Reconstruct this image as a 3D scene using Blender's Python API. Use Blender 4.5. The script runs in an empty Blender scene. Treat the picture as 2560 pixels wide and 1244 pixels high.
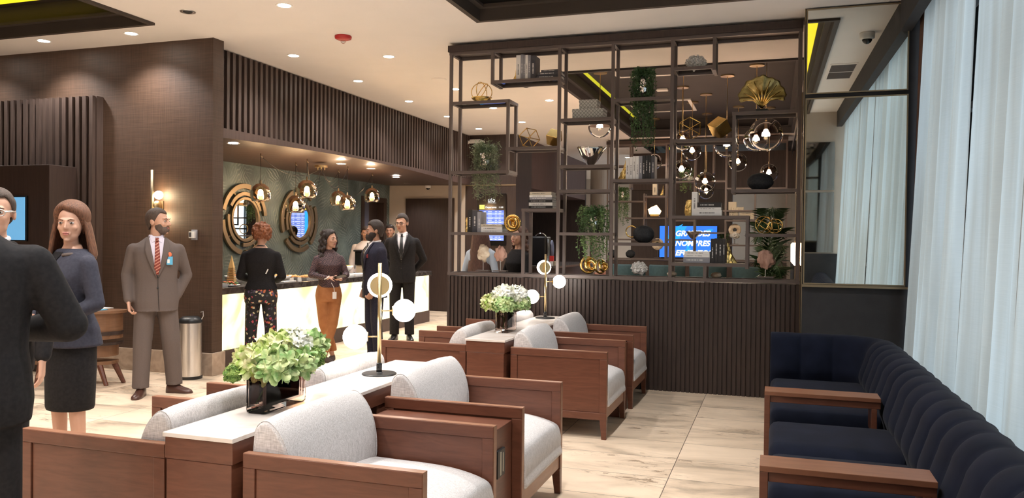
import bpy, math, random
import numpy as np
from mathutils import Vector, Matrix, noise as mnoise
C = bpy.context.collection
sc = bpy.context.scene
PI = math.pi
R = math.radians
random.seed(7)

# ---------------------------------------------------------------- camera, world, exposure
FPX, YAW, PITCH, ROLL = 1978.83, 0.320019, 0.0114292, 0.0102306
cam = bpy.data.cameras.new('camera')
cam.sensor_width = 36.0
cam.lens = FPX / 2560 * 36.0
cam.clip_start = 0.02
cam.clip_end = 200
co = bpy.data.objects.new('camera', cam)
C.objects.link(co)
sc.camera = co
_fwd = Vector((-math.sin(YAW) * math.cos(PITCH), math.cos(YAW) * math.cos(PITCH), -math.sin(PITCH)))
_rt = Vector((math.cos(YAW), math.sin(YAW), 0))
_up = _rt.cross(_fwd)
_r2 = math.cos(ROLL) * _rt + math.sin(ROLL) * _up
_u2 = -math.sin(ROLL) * _rt + math.cos(ROLL) * _up
co.matrix_world = Matrix(((_r2.x, _u2.x, -_fwd.x, 0), (_r2.y, _u2.y, -_fwd.y, 0), (_r2.z, _u2.z, -_fwd.z, 1.5), (0, 0, 0, 1)))

sc.view_settings.view_transform = 'Standard'
sc.view_settings.look = 'None'
sc.view_settings.gamma = 1
sc.view_settings.use_curve_mapping = False
sc.view_settings.exposure = 1.15
sc.cycles.use_denoising = True
sc.cycles.max_bounces = 8
sc.cycles.diffuse_bounces = 4
sc.cycles.glossy_bounces = 4
sc.cycles.transmission_bounces = 6
sc.cycles.transparent_max_bounces = 8
sc.cycles.sample_clamp_indirect = 4.0
sc.cycles.caustics_reflective = False
sc.cycles.caustics_refractive = False

world = bpy.data.worlds.new('world')
sc.world = world
world.use_nodes = True
world.node_tree.nodes['Background'].inputs[0].default_value = (0.72, 0.88, 1.0, 1)
world.node_tree.nodes['Background'].inputs[1].default_value = 2.1

CEIL = 3.64
WARM = (1.0, 0.80, 0.60)


def light(name, typ, loc, energy, color=WARM, parent=None, **kw):
    l = bpy.data.lights.new(name, typ)
    l.energy = energy
    l.color = color
    for k, v in kw.items():
        if k not in ('rot', 'portal'):
            setattr(l, k, v)
    o = bpy.data.objects.new(name, l)
    C.objects.link(o)
    o.location = loc
    if 'rot' in kw:
        o.rotation_euler = kw['rot']
    if kw.get('portal'):
        l.cycles.is_portal = True
    if parent:
        o.parent = parent
    return o


# daylight portals just outside the windows behind the curtain
for yy in (1.5, 5.5):
    light('window_portal', 'AREA', (1.72, yy, 1.9), 1, (1, 1, 1), rot=(0, R(90), 0), shape='RECTANGLE', size=3.4, size_y=4.0, portal=True)

light('window_portal', 'AREA', (1.72, 22.6, 1.9), 1, (1, 1, 1), rot=(0, R(90), 0), shape='RECTANGLE', size=3.4, size_y=4.6, portal=True)

# ---------------------------------------------------------------- materials
MT = {}


def _new(name):
    m = bpy.data.materials.new(name)
    m.use_nodes = True
    nt = m.node_tree
    b = nt.nodes['Principled BSDF']
    MT[name] = m
    return m, nt, b


def mat(name, col, rough=0.5, metal=0.0, **kw):
    m, nt, b = _new(name)
    b.inputs['Base Color'].default_value = (*col, 1)
    b.inputs['Roughness'].default_value = rough
    b.inputs['Metallic'].default_value = metal
    for k, v in kw.items():
        b.inputs[k.replace('_', ' ')].default_value = v
    return m


def nmat(name, c1, c2, scale=20, rough=0.5, metal=0.0, stretch=(1, 1, 1), bump=0.0, detail=4, lo=0.35, hi=0.65, distort=0.0, bscale=None, **kw):
    m, nt, b = _new(name)
    N = nt.nodes
    L = nt.links
    tc = N.new('ShaderNodeTexCoord')
    mp = N.new('ShaderNodeMapping')
    mp.inputs['Scale'].default_value = stretch
    L.new(tc.outputs['Object'], mp.inputs['Vector'])
    nz = N.new('ShaderNodeTexNoise')
    nz.inputs['Scale'].default_value = scale
    nz.inputs['Detail'].default_value = detail
    nz.inputs['Distortion'].default_value = distort
    L.new(mp.outputs['Vector'], nz.inputs['Vector'])
    cr = N.new('ShaderNodeValToRGB')
    cr.color_ramp.elements[0].position = lo
    cr.color_ramp.elements[1].position = hi
    cr.color_ramp.elements[0].color = (*c1, 1)
    cr.color_ramp.elements[1].color = (*c2, 1)
    L.new(nz.outputs['Fac'], cr.inputs['Fac'])
    L.new(cr.outputs['Color'], b.inputs['Base Color'])
    b.inputs['Roughness'].default_value = rough
    b.inputs['Metallic'].default_value = metal
    for k, v in kw.items():
        b.inputs[k.replace('_', ' ')].default_value = v
    if bump:
        bp = N.new('ShaderNodeBump')
        bp.inputs['Strength'].default_value = bump
        bp.inputs['Distance'].default_value = 0.01
        if bscale:
            n2 = N.new('ShaderNodeTexNoise')
            n2.inputs['Scale'].default_value = bscale
            L.new(mp.outputs['Vector'], n2.inputs['Vector'])
            L.new(n2.outputs['Fac'], bp.inputs['Height'])
        else:
            L.new(nz.outputs['Fac'], bp.inputs['Height'])
        L.new(bp.outputs['Normal'], b.inputs['Normal'])
    return m


def emat(name, col, strength):
    m, nt, b = _new(name)
    b.inputs['Base Color'].default_value = (0, 0, 0, 1) if max(col) < 0.2 else (*[c * 0.5 for c in col], 1)
    b.inputs['Emission Color'].default_value = (*col, 1)
    b.inputs['Emission Strength'].default_value = strength
    return m


nmat('wood', (0.112, 0.038, 0.021), (0.145, 0.052, 0.029), 5, 0.36, stretch=(1, 1, 7), detail=7, distort=1.5)
nmat('wood_edge', (0.24, 0.105, 0.058), (0.30, 0.14, 0.08), 6, 0.35, stretch=(1, 1, 5))
nmat('wood_dark', (0.030, 0.017, 0.014), (0.042, 0.025, 0.020), 6, 0.5, stretch=(8, 8, 0.6))
nmat('wood_slat', (0.055, 0.036, 0.029), (0.075, 0.050, 0.041), 6, 0.45, stretch=(8, 8, 0.6))
nmat('wood_desk', (0.17, 0.085, 0.045), (0.23, 0.12, 0.065), 4, 0.35, stretch=(1, 1, 8), detail=6)
nmat('arm_oak', (0.17, 0.066, 0.034), (0.22, 0.090, 0.048), 5, 0.38, stretch=(1, 7, 1), detail=6)
mat('metal_frame', (0.115, 0.090, 0.083), 0.5, 0.2)
mat('brass', (0.66, 0.50, 0.27), 0.32, 1.0)
mat('brass_dull', (0.30, 0.24, 0.16), 0.45, 1.0)
nmat('gold', (0.85, 0.56, 0.16), (0.95, 0.68, 0.25), 12, 0.22, 1.0, bump=0.15)
nmat('gold_rough', (0.72, 0.50, 0.16), (0.95, 0.72, 0.30), 30, 0.35, 1.0, bump=0.9, bscale=45)
nmat('gold_fan', (0.30, 0.24, 0.08), (0.62, 0.50, 0.22), 9, 0.38, 1.0, bump=0.5, bscale=25)
mat('chrome', (0.85, 0.84, 0.82), 0.05, 1.0)
mat('steel', (0.72, 0.70, 0.68), 0.28, 1.0)
mat('black', (0.012, 0.012, 0.013), 0.4)
mat('black_gloss', (0.01, 0.01, 0.011), 0.12)
mat('white', (0.78, 0.76, 0.73), 0.5)
mat('white_gloss', (0.82, 0.81, 0.79), 0.2)
mat('mirror', (0.80, 0.82, 0.78), 0.01, 1.0)
mat('mirror_dark', (0.30, 0.28, 0.26), 0.03, 1.0)
nmat('ceiling_paint', (0.87, 0.835, 0.805), (0.89, 0.85, 0.82), 3, 0.9)
nmat('cream_wall', (0.50, 0.43, 0.36), (0.53, 0.46, 0.385), 3, 0.85)
nmat('coffer_brown', (0.048, 0.036, 0.028), (0.056, 0.042, 0.033), 3, 0.6)
nmat('coffer_grey', (0.026, 0.023, 0.024), (0.031, 0.027, 0.028), 3, 0.7)
nmat('grey_panel', (0.026, 0.025, 0.028), (0.032, 0.031, 0.034), 8, 0.8)
nmat('stone_base', (0.34, 0.25, 0.185), (0.46, 0.35, 0.265), 6, 0.45, detail=6, distort=2)
nmat('slab', (0.035, 0.03, 0.028), (0.10, 0.085, 0.078), 9, 0.18, detail=8, distort=1.2, lo=.4, hi=.75)
nmat('marble', (0.62, 0.52, 0.45), (0.74, 0.67, 0.62), 2.5, 0.16, detail=8, distort=3, lo=.3, hi=.5)
nmat('velvet', (0.0034, 0.0052, 0.0135), (0.0062, 0.0085, 0.020), 8, 0.9, Specular_IOR_Level=0.12, Sheen_Weight=0.04)
nmat('teal', (0.010, 0.034, 0.040), (0.014, 0.043, 0.050), 20, 0.8)
nmat('leather_tan', (0.42, 0.19, 0.12), (0.50, 0.24, 0.16), 20, 0.6)
nmat('rock', (0.012, 0.013, 0.016), (0.024, 0.026, 0.03), 60, 0.85, bump=0.5)
nmat('coral', (0.55, 0.53, 0.51), (0.85, 0.83, 0.80), 40, 0.9, bump=0.6)
nmat('fossil', (0.42, 0.30, 0.20), (0.75, 0.66, 0.52), 14, 0.8, bump=0.4)
nmat('shell_pink', (0.40, 0.22, 0.17), (0.58, 0.36, 0.28), 25, 0.8, bump=0.4, stretch=(1, 1, .2))
nmat('leaf', (0.06, 0.13, 0.04), (0.20, 0.30, 0.11), 6, 0.6)
nmat('leaf_dark', (0.022, 0.065, 0.016), (0.075, 0.15, 0.05), 6, 0.6)
nmat('leaf_olive', (0.11, 0.15, 0.075), (0.28, 0.32, 0.19), 6, 0.65)
nmat('petal_green', (0.22, 0.40, 0.12), (0.72, 0.78, 0.42), 22, 0.65, Subsurface_Weight=0.0)
nmat('petal_lime', (0.36, 0.50, 0.10), (0.86, 0.80, 0.52), 22, 0.65)
nmat('petal_white', (0.80, 0.82, 0.66), (0.92, 0.90, 0.84), 18, 0.65)
nmat('viburnum', (0.13, 0.26, 0.05), (0.34, 0.45, 0.12), 50, 0.8)
nmat('skin', (0.52, 0.29, 0.20), (0.57, 0.33, 0.235), 6, 0.5)
nmat('skin_warm', (0.40, 0.21, 0.14), (0.45, 0.245, 0.165), 6, 0.5)
mat('lips', (0.40, 0.13, 0.11), 0.4)
mat('eye_white', (0.42, 0.38, 0.36), 0.3)
mat('iris', (0.035, 0.02, 0.012), 0.15)
for nm, a, b_ in (('hair_brown', (0.075, 0.030, 0.015), (0.19, 0.078, 0.038)), ('hair_dark', (0.016, 0.010, 0.008), (0.04, 0.024, 0.018)),
                  ('hair_short', (0.045, 0.028, 0.02), (0.085, 0.055, 0.04)), ('hair_red', (0.13, 0.037, 0.013), (0.30, 0.10, 0.035)),
                  ('beard_grey', (0.07, 0.045, 0.035), (0.13, 0.09, 0.07)), ('hair_long', (0.05, 0.022, 0.016), (0.11, 0.05, 0.035))):
    nmat(nm, a, b_, 30, 0.65, stretch=(6, 6, 0.7), bump=0.6)
nmat('suit_grey', (0.115, 0.090, 0.081), (0.126, 0.099, 0.089), 200, 0.95, Specular_IOR_Level=0.2)
nmat('suit_black', (0.012, 0.011, 0.012), (0.018, 0.016, 0.017), 60, 0.85, Specular_IOR_Level=0.2)
nmat('suit_navy', (0.018, 0.018, 0.032), (0.026, 0.025, 0.042), 60, 0.8, Specular_IOR_Level=0.2)
nmat('jacket_blue', (0.036, 0.036, 0.050), (0.046, 0.046, 0.062), 60, 0.85, Specular_IOR_Level=0.2)
nmat('rust', (0.33, 0.125, 0.04), (0.40, 0.16, 0.055), 12, 0.8)
nmat('knit_black', (0.011, 0.010, 0.011), (0.018, 0.016, 0.017), 90, 0.95, Specular_IOR_Level=0.2)
mat('shirt', (0.72, 0.68, 0.70), 0.7)
mat('shirt_lilac', (0.60, 0.55, 0.64), 0.7)
mat('denim', (0.36, 0.42, 0.50), 0.8)
mat('tie_black', (0.012, 0.012, 0.013), 0.5)
mat('shoe_brown', (0.07, 0.03, 0.022), 0.3)
mat('shoe_black', (0.012, 0.011, 0.011), 0.3)
mat('suede', (0.045, 0.028, 0.022), 0.9)
mat('red', (0.45, 0.025, 0.025), 0.35)
mat('burgundy', (0.22, 0.02, 0.03), 0.6)
mat('badge_blue', (0.10, 0.40, 0.62), 0.4)
mat('orange', (0.75, 0.16, 0.06), 0.5)
mat('bread', (0.62, 0.33, 0.12), 0.7)
mat('food_yellow', (0.78, 0.50, 0.10), 0.6)
mat('food_green', (0.08, 0.15, 0.04), 0.7)
mat('food_red', (0.55, 0.14, 0.06), 0.6)
mat('wood_light', (0.62, 0.38, 0.14), 0.5)
mat('book_white', (0.80, 0.78, 0.76), 0.6)
mat('book_grey', (0.26, 0.26, 0.29), 0.6)
mat('book_dark', (0.05, 0.05, 0.062), 0.6)
mat('book_black', (0.014, 0.013, 0.014), 0.5)
mat('book_cream', (0.52, 0.46, 0.36), 0.7)
mat('paper', (0.62, 0.58, 0.52), 0.8)
mat('print_dark', (0.03, 0.03, 0.035), 0.7)
mat('mesh_glass', (0.9, 0.9, 0.9), 0.05)
nmat('drape', (0.12, 0.07, 0.055), (0.16, 0.095, 0.075), 9, 0.9)
nmat('wood_core', (0.085, 0.046, 0.038), (0.105, 0.058, 0.048), 5, 0.6, stretch=(6, 6, .5))
nmat('wood_mid', (0.060, 0.036, 0.030), (0.078, 0.048, 0.040), 5, 0.5, stretch=(6, 6, .5))
mat('screen_black', (0.004, 0.004, 0.005), 0.15)
mat('slot_blue', (0.09, 0.10, 0.15), 0.25)

emat('e_down', (1.0, 0.93, 0.82), 30)
emat('e_bulb', (1.0, 0.66, 0.34), 60)
emat('e_globe', (1.0, 0.93, 0.84), 9)
emat('e_strip_yellow', (1.0, 0.76, 0.02), 0.55)
emat('e_strip_green', (0.8, 0.8, 0.04), 0.27)
emat('e_sconce', (1.0, 0.80, 0.50), 16)
emat('e_tube', (1.0, 0.66, 0.40), 8)
emat('e_blue', (0.03, 0.20, 1.0), 0.50)
emat('e_row', (0.10, 0.17, 0.60), 0.55)
emat('e_row2', (0.25, 0.34, 0.85), 0.55)
emat('e_white', (0.9, 0.95, 1.0), 0.6)
emat('e_cyan', (0.02, 0.42, 1.0), 0.45)
emat('e_gold', (0.9, 0.7, 0.15), 0.5)
emat('e_magenta', (0.8, 0.12, 0.4), 1.2)
emat('e_screen_left', (0.18, 0.50, 0.85), 0.32)
emat('e_glow_stone', (1.0, 0.55, 0.22), 4)


def glassmat(name, col, mix, rough=0.02, gloss_col=(1, 1, 1)):
    m, nt, b = _new(name)
    N, L = nt.nodes, nt.links
    N.remove(b)
    t = N.new('ShaderNodeBsdfTransparent')
    t.inputs[0].default_value = (*col, 1)
    g = N.new('ShaderNodeBsdfGlossy')
    g.inputs['Roughness'].default_value = rough
    g.inputs['Color'].default_value = (*gloss_col, 1)
    fr = N.new('ShaderNodeLayerWeight')
    fr.inputs['Blend'].default_value = mix
    mx = N.new('ShaderNodeMixShader')
    L.new(fr.outputs['Fresnel'], mx.inputs[0])
    L.new(t.outputs[0], mx.inputs[1])
    L.new(g.outputs[0], mx.inputs[2])
    L.new(mx.outputs[0], N['Material Output'].inputs['Surface'])
    return m


glassmat('glass_clear', (0.88, 0.89, 0.90), 0.14)
glassmat('glass_smoke', (0.42, 0.33, 0.30), 0.30)
glassmat('glass_amber', (0.86, 0.72, 0.56), 0.30, 0.06, (1.0, 0.86, 0.68))
glassmat('glass_vase', (0.88, 0.80, 0.76), 0.22, 0.02)
glassmat('glass_shelf', (0.80, 0.82, 0.80), 0.25, 0.01)
# mirrored upper half of the globe pendants
mat('smoke_mirror', (0.10, 0.065, 0.055), 0.03, 1.0)


def special_mats():
    # floor: travertine slabs
    m, nt, b = _new('travertine')
    N, L = nt.nodes, nt.links
    tc = N.new('ShaderNodeTexCoord')
    mp = N.new('ShaderNodeMapping')
    mp.inputs['Location'].default_value = (0.619 + 9.2, -4.605 + 0.462 * 20, 0)
    L.new(tc.outputs['Object'], mp.inputs['Vector'])
    br = N.new('ShaderNodeTexBrick')
    br.offset = 0.0
    br.inputs['Scale'].default_value = 1
    br.inputs['Brick Width'].default_value = 0.92
    br.inputs['Row Height'].default_value = 0.462
    br.inputs['Mortar Size'].default_value = 0.0028
    br.inputs['Mortar Smooth'].default_value = 0.1
    br.inputs['Bias'].default_value = 0.0
    br.inputs['Color1'].default_value = (0.0, 0.0, 0.0, 1)
    br.inputs['Color2'].default_value = (1, 1, 1, 1)
    L.new(mp.outputs['Vector'], br.inputs['Vector'])
    m2 = N.new('ShaderNodeMapping')
    m2.inputs['Scale'].default_value = (0.85, 2.1, 1)
    L.new(tc.outputs['Object'], m2.inputs['Vector'])
    add = N.new('ShaderNodeVectorMath')
    add.operation = 'ADD'
    sc_ = N.new('ShaderNodeVectorMath')
    sc_.operation = 'SCALE'
    sc_.inputs['Scale'].default_value = 3.0
    L.new(br.outputs['Color'], sc_.inputs[0])
    L.new(m2.outputs['Vector'], add.inputs[0])
    L.new(sc_.outputs[0], add.inputs[1])
    n1 = N.new('ShaderNodeTexNoise')
    n1.inputs['Scale'].default_value = 1.1
    n1.inputs['Detail'].default_value = 9
    n1.inputs['Roughness'].default_value = 0.62
    n1.inputs['Distortion'].default_value = 0.8
    L.new(add.outputs[0], n1.inputs['Vector'])
    cr = N.new('ShaderNodeValToRGB')
    e = cr.color_ramp.elements
    e[0].position = 0.33
    e[0].color = (0.36, 0.285, 0.21, 1)
    e[1].position = 0.60
    e[1].color = (0.86, 0.68, 0.51, 1)
    k = cr.color_ramp.elements.new(0.45)
    k.color = (0.68, 0.53, 0.39, 1)
    L.new(n1.outputs['Fac'], cr.inputs['Fac'])
    n2 = N.new('ShaderNodeTexNoise')
    n2.inputs['Scale'].default_value = 8.0
    n2.inputs['Detail'].default_value = 12
    n2.inputs['Roughness'].default_value = 0.72
    n2.inputs['Distortion'].default_value = 0.9
    L.new(add.outputs[0], n2.inputs['Vector'])
    c2 = N.new('ShaderNodeValToRGB')
    c2.color_ramp.elements[0].position = 0.40
    c2.color_ramp.elements[1].position = 0.47
    c2.color_ramp.elements[0].color = (1, 1, 1, 1)
    c2.color_ramp.elements[1].color = (0, 0, 0, 1)
    L.new(n2.outputs['Fac'], c2.inputs['Fac'])
    n3 = N.new('ShaderNodeTexNoise')
    n3.inputs['Scale'].default_value = 1.7
    n3.inputs['Detail'].default_value = 3
    L.new(add.outputs[0], n3.inputs['Vector'])
    c3 = N.new('ShaderNodeMapRange')
    c3.inputs['From Min'].default_value = 0.50
    c3.inputs['From Max'].default_value = 0.62
    L.new(n3.outputs['Fac'], c3.inputs['Value'])
    mm = N.new('ShaderNodeMath')
    mm.operation = 'MULTIPLY'
    L.new(c2.outputs['Color'], mm.inputs[0])
    L.new(c3.outputs[0], mm.inputs[1])
    mx = N.new('ShaderNodeMix')
    mx.data_type = 'RGBA'
    mx.inputs['B'].default_value = (0.30, 0.21, 0.14, 1)
    L.new(mm.outputs[0], mx.inputs['Factor'])
    L.new(cr.outputs['Color'], mx.inputs['A'])
    mj = N.new('ShaderNodeMix')
    mj.data_type = 'RGBA'
    mj.inputs['B'].default_value = (0.17, 0.13, 0.10, 1)
    L.new(br.outputs['Fac'], mj.inputs['Factor'])
    L.new(mx.outputs['Result'], mj.inputs['A'])
    L.new(mj.outputs['Result'], b.inputs['Base Color'])
    b.inputs['Roughness'].default_value = 0.33

    # woven wall covering and upholstery
    for wname, sv, ca, cb_, wr, bs in (('wallpaper', ((3, 3, 160), (160, 160, 3)), (0.045, 0.024, 0.0145, 1), (0.092, 0.053, 0.034, 1), 0.5, 0.25), ('fabric', ((30, 300, 300), (300, 300, 30)), (0.42, 0.39, 0.38, 1), (0.74, 0.70, 0.69, 1), 0.95, 0.3)):
        m, nt, b = _new(wname)
        N, L = nt.nodes, nt.links
        tc = N.new('ShaderNodeTexCoord')
        fac = []
        for s in sv:
            mp = N.new('ShaderNodeMapping')
            mp.inputs['Scale'].default_value = s
            L.new(tc.outputs['Object'], mp.inputs['Vector'])
            nz = N.new('ShaderNodeTexNoise')
            nz.inputs['Scale'].default_value = 1.0
            nz.inputs['Detail'].default_value = 3
            L.new(mp.outputs['Vector'], nz.inputs['Vector'])
            fac.append(nz)
        ad = N.new('ShaderNodeMath')
        ad.operation = 'ADD'
        L.new(fac[0].outputs['Fac'], ad.inputs[0])
        L.new(fac[1].outputs['Fac'], ad.inputs[1])
        cr = N.new('ShaderNodeMapRange')
        cr.inputs['From Min'].default_value = 0.7
        cr.inputs['From Max'].default_value = 1.3
        L.new(ad.outputs[0], cr.inputs['Value'])
        cc = N.new('ShaderNodeMix')
        cc.data_type = 'RGBA'
        cc.inputs['A'].default_value = ca
        cc.inputs['B'].default_value = cb_
        L.new(cr.outputs[0], cc.inputs['Factor'])
        L.new(cc.outputs['Result'], b.inputs['Base Color'])
        b.inputs['Roughness'].default_value = wr
        bp = N.new('ShaderNodeBump')
        bp.inputs['Strength'].default_value = bs
        bp.inputs['Distance'].default_value = 0.004
        L.new(ad.outputs[0], bp.inputs['Height'])
        L.new(bp.outputs['Normal'], b.inputs['Normal'])

    # feathered green plaster
    m, nt, b = _new('feather')
    N, L = nt.nodes, nt.links
    tc = N.new('ShaderNodeTexCoord')
    vo = N.new('ShaderNodeTexVoronoi')
    vo.inputs['Scale'].default_value = 3.0
    L.new(tc.outputs['Object'], vo.inputs['Vector'])
    rot = N.new('ShaderNodeVectorRotate')
    rot.rotation_type = 'X_AXIS'
    ang = N.new('ShaderNodeMath')
    ang.operation = 'MULTIPLY'
    ang.inputs[1].default_value = 6.28
    L.new(vo.outputs['Color'], ang.inputs[0])
    L.new(ang.outputs[0], rot.inputs['Angle'])
    sb = N.new('ShaderNodeVectorMath')
    sb.operation = 'SUBTRACT'
    L.new(tc.outputs['Object'], sb.inputs[0])
    L.new(vo.outputs['Position'], sb.inputs[1])
    L.new(sb.outputs[0], rot.inputs['Vector'])
    wv = N.new('ShaderNodeTexWave')
    wv.bands_direction = 'Y'
    wv.inputs['Scale'].default_value = 6
    wv.inputs['Distortion'].default_value = 7
    wv.inputs['Detail'].default_value = 4
    L.new(rot.outputs[0], wv.inputs['Vector'])
    nz = N.new('ShaderNodeTexNoise')
    nz.inputs['Scale'].default_value = 2.2
    nz.inputs['Detail'].default_value = 5
    L.new(tc.outputs['Object'], nz.inputs['Vector'])
    cr = N.new('ShaderNodeValToRGB')
    cr.color_ramp.elements[0].position = 0.35
    cr.color_ramp.elements[0].color = (0.065, 0.095, 0.100, 1)
    cr.color_ramp.elements[1].position = 0.7
    cr.color_ramp.elements[1].color = (0.18, 0.25, 0.255, 1)
    L.new(nz.outputs['Fac'], cr.inputs['Fac'])
    pw = N.new('ShaderNodeMath')
    pw.operation = 'POWER'
    pw.inputs[1].default_value = 3
    L.new(wv.outputs['Fac'], pw.inputs[0])
    ds = N.new('ShaderNodeMapRange')
    ds.inputs['From Min'].default_value = 0.75
    ds.inputs['From Max'].default_value = 0.25
    L.new(vo.outputs['Distance'], ds.inputs['Value'])
    ml = N.new('ShaderNodeMath')
    ml.operation = 'MULTIPLY'
    L.new(pw.outputs[0], ml.inputs[0])
    L.new(ds.outputs[0], ml.inputs[1])
    ml.use_clamp = True
    mx = N.new('ShaderNodeMix')
    mx.data_type = 'RGBA'
    mx.inputs['B'].default_value = (0.48, 0.54, 0.52, 1)
    m7 = N.new('ShaderNodeMath')
    m7.operation = 'MULTIPLY'
    m7.inputs[1].default_value = 0.4
    L.new(ml.outputs[0], m7.inputs[0])
    L.new(m7.outputs[0], mx.inputs['Factor'])
    L.new(cr.outputs['Color'], mx.inputs['A'])
    L.new(mx.outputs['Result'], b.inputs['Base Color'])
    b.inputs['Roughness'].default_value = 0.38
    b.inputs['Metallic'].default_value = 0.15
    bp = N.new('ShaderNodeBump')
    bp.inputs['Strength'].default_value = 0.3
    bp.inputs['Distance'].default_value = 0.012
    L.new(ml.outputs[0], bp.inputs['Height'])
    L.new(bp.outputs['Normal'], b.inputs['Normal'])

    # backlit onyx
    m, nt, b = _new('onyx')
    N, L = nt.nodes, nt.links
    tc = N.new('ShaderNodeTexCoord')
    nz = N.new('ShaderNodeTexNoise')
    nz.inputs['Scale'].default_value = 2.0
    nz.inputs['Detail'].default_value = 6
    nz.inputs['Distortion'].default_value = 1.2
    L.new(tc.outputs['Object'], nz.inputs['Vector'])
    cr = N.new('ShaderNodeValToRGB')
    cr.color_ramp.elements[0].position = 0.36
    cr.color_ramp.elements[0].color = (1.0, 0.84, 0.30, 1)
    cr.color_ramp.elements[1].position = 0.52
    cr.color_ramp.elements[1].color = (1.35, 1.25, 0.80, 1)
    L.new(nz.outputs['Fac'], cr.inputs['Fac'])
    L.new(cr.outputs['Color'], b.inputs['Emission Color'])
    b.inputs['Emission Strength'].default_value = 0.62
    b.inputs['Base Color'].default_value = (0.5, 0.45, 0.3, 1)
    b.inputs['Roughness'].default_value = 0.3

    # sheer curtain
    m, nt, b = _new('curtain')
    N, L = nt.nodes, nt.links
    N.remove(b)
    tc = N.new('ShaderNodeTexCoord')
    mp = N.new('ShaderNodeMapping')
    mp.inputs['Scale'].default_value = (1, 1, 60)
    L.new(tc.outputs['Object'], mp.inputs['Vector'])
    nz = N.new('ShaderNodeTexNoise')
    nz.inputs['Scale'].default_value = 6
    L.new(mp.outputs['Vector'], nz.inputs['Vector'])
    cr = N.new('ShaderNodeValToRGB')
    cr.color_ramp.elements[0].color = (0.47, 0.485, 0.475, 1)
    cr.color_ramp.elements[1].color = (0.54, 0.555, 0.54, 1)
    L.new(nz.outputs['Fac'], cr.inputs['Fac'])
    mp2 = N.new('ShaderNodeMapping')
    mp2.inputs['Scale'].default_value = (1, 4.5, .25)
    L.new(tc.outputs['Object'], mp2.inputs['Vector'])
    nv = N.new('ShaderNodeTexNoise')
    nv.inputs['Scale'].default_value = 1.3
    nv.inputs['Detail'].default_value = 3
    L.new(mp2.outputs['Vector'], nv.inputs['Vector'])
    cv = N.new('ShaderNodeValToRGB')
    cv.color_ramp.elements[0].position = .4
    cv.color_ramp.elements[1].position = .6
    cv.color_ramp.elements[0].color = (0.80, 0.74, 0.68, 1)
    cv.color_ramp.elements[1].color = (1, 1, 1, 1)
    L.new(nv.outputs['Fac'], cv.inputs['Fac'])
    mc = N.new('ShaderNodeMix')
    mc.data_type = 'RGBA'
    mc.blend_type = 'MULTIPLY'
    mc.inputs['Factor'].default_value = 1
    L.new(cr.outputs[0], mc.inputs['A'])
    L.new(cv.outputs[0], mc.inputs['B'])
    d = N.new('ShaderNodeBsdfDiffuse')
    t = N.new('ShaderNodeBsdfTranslucent')
    L.new(mc.outputs['Result'], d.inputs['Color'])
    L.new(mc.outputs['Result'], t.inputs['Color'])
    mx = N.new('ShaderNodeMixShader')
    mx.inputs[0].default_value = 0.55
    L.new(d.outputs[0], mx.inputs[1])
    L.new(t.outputs[0], mx.inputs[2])
    tr = N.new('ShaderNodeBsdfTransparent')
    tr.inputs[0].default_value = (0.95, 0.97, 1, 1)
    m2 = N.new('ShaderNodeMixShader')
    m2.inputs[0].default_value = 0.05
    L.new(mx.outputs[0], m2.inputs[1])
    L.new(tr.outputs[0], m2.inputs[2])
    L.new(m2.outputs[0], N['Material Output'].inputs['Surface'])

    # printed trousers: flowers on black
    m, nt, b = _new('floral')
    N, L = nt.nodes, nt.links
    tc = N.new('ShaderNodeTexCoord')
    vo = N.new('ShaderNodeTexVoronoi')
    vo.inputs['Scale'].default_value = 25
    nz = N.new('ShaderNodeTexNoise')
    nz.inputs['Scale'].default_value = 45
    vm = N.new('ShaderNodeVectorMath')
    vm.operation = 'MULTIPLY_ADD'
    vm.inputs[1].default_value = (0.03, 0.03, 0.03)
    L.new(tc.outputs['Object'], nz.inputs['Vector'])
    L.new(nz.outputs['Color'], vm.inputs[0])
    L.new(tc.outputs['Object'], vm.inputs[2])
    L.new(vm.outputs[0], vo.inputs['Vector'])
    th = N.new('ShaderNodeMath')
    th.operation = 'LESS_THAN'
    th.inputs[1].default_value = 0.38
    L.new(vo.outputs['Distance'], th.inputs[0])
    hs = N.new('ShaderNodeValToRGB')
    hs.color_ramp.interpolation = 'CONSTANT'
    el = hs.color_ramp.elements
    el[0].position = 0
    el[0].color = (0.55, 0.47, 0.30, 1)
    el[1].position = 0.25
    el[1].color = (0.40, 0.06, 0.08, 1)
    for p_, c_ in ((0.45, (0.10, 0.06, 0.12, 1)), (0.6, (0.50, 0.14, 0.06, 1)), (0.8, (0.05, 0.05, 0.06, 1))):
        k = el.new(p_)
        k.color = c_
    sp = N.new('ShaderNodeSeparateColor')
    L.new(vo.outputs['Color'], sp.inputs[0])
    L.new(sp.outputs[0], hs.inputs['Fac'])
    mx = N.new('ShaderNodeMix')
    mx.data_type = 'RGBA'
    mx.inputs['A'].default_value = (0.012, 0.010, 0.012, 1)
    L.new(th.outputs[0], mx.inputs['Factor'])
    L.new(hs.outputs['Color'], mx.inputs['B'])
    L.new(mx.outputs['Result'], b.inputs['Base Color'])
    b.inputs['Roughness'].default_value = 0.8

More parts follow.
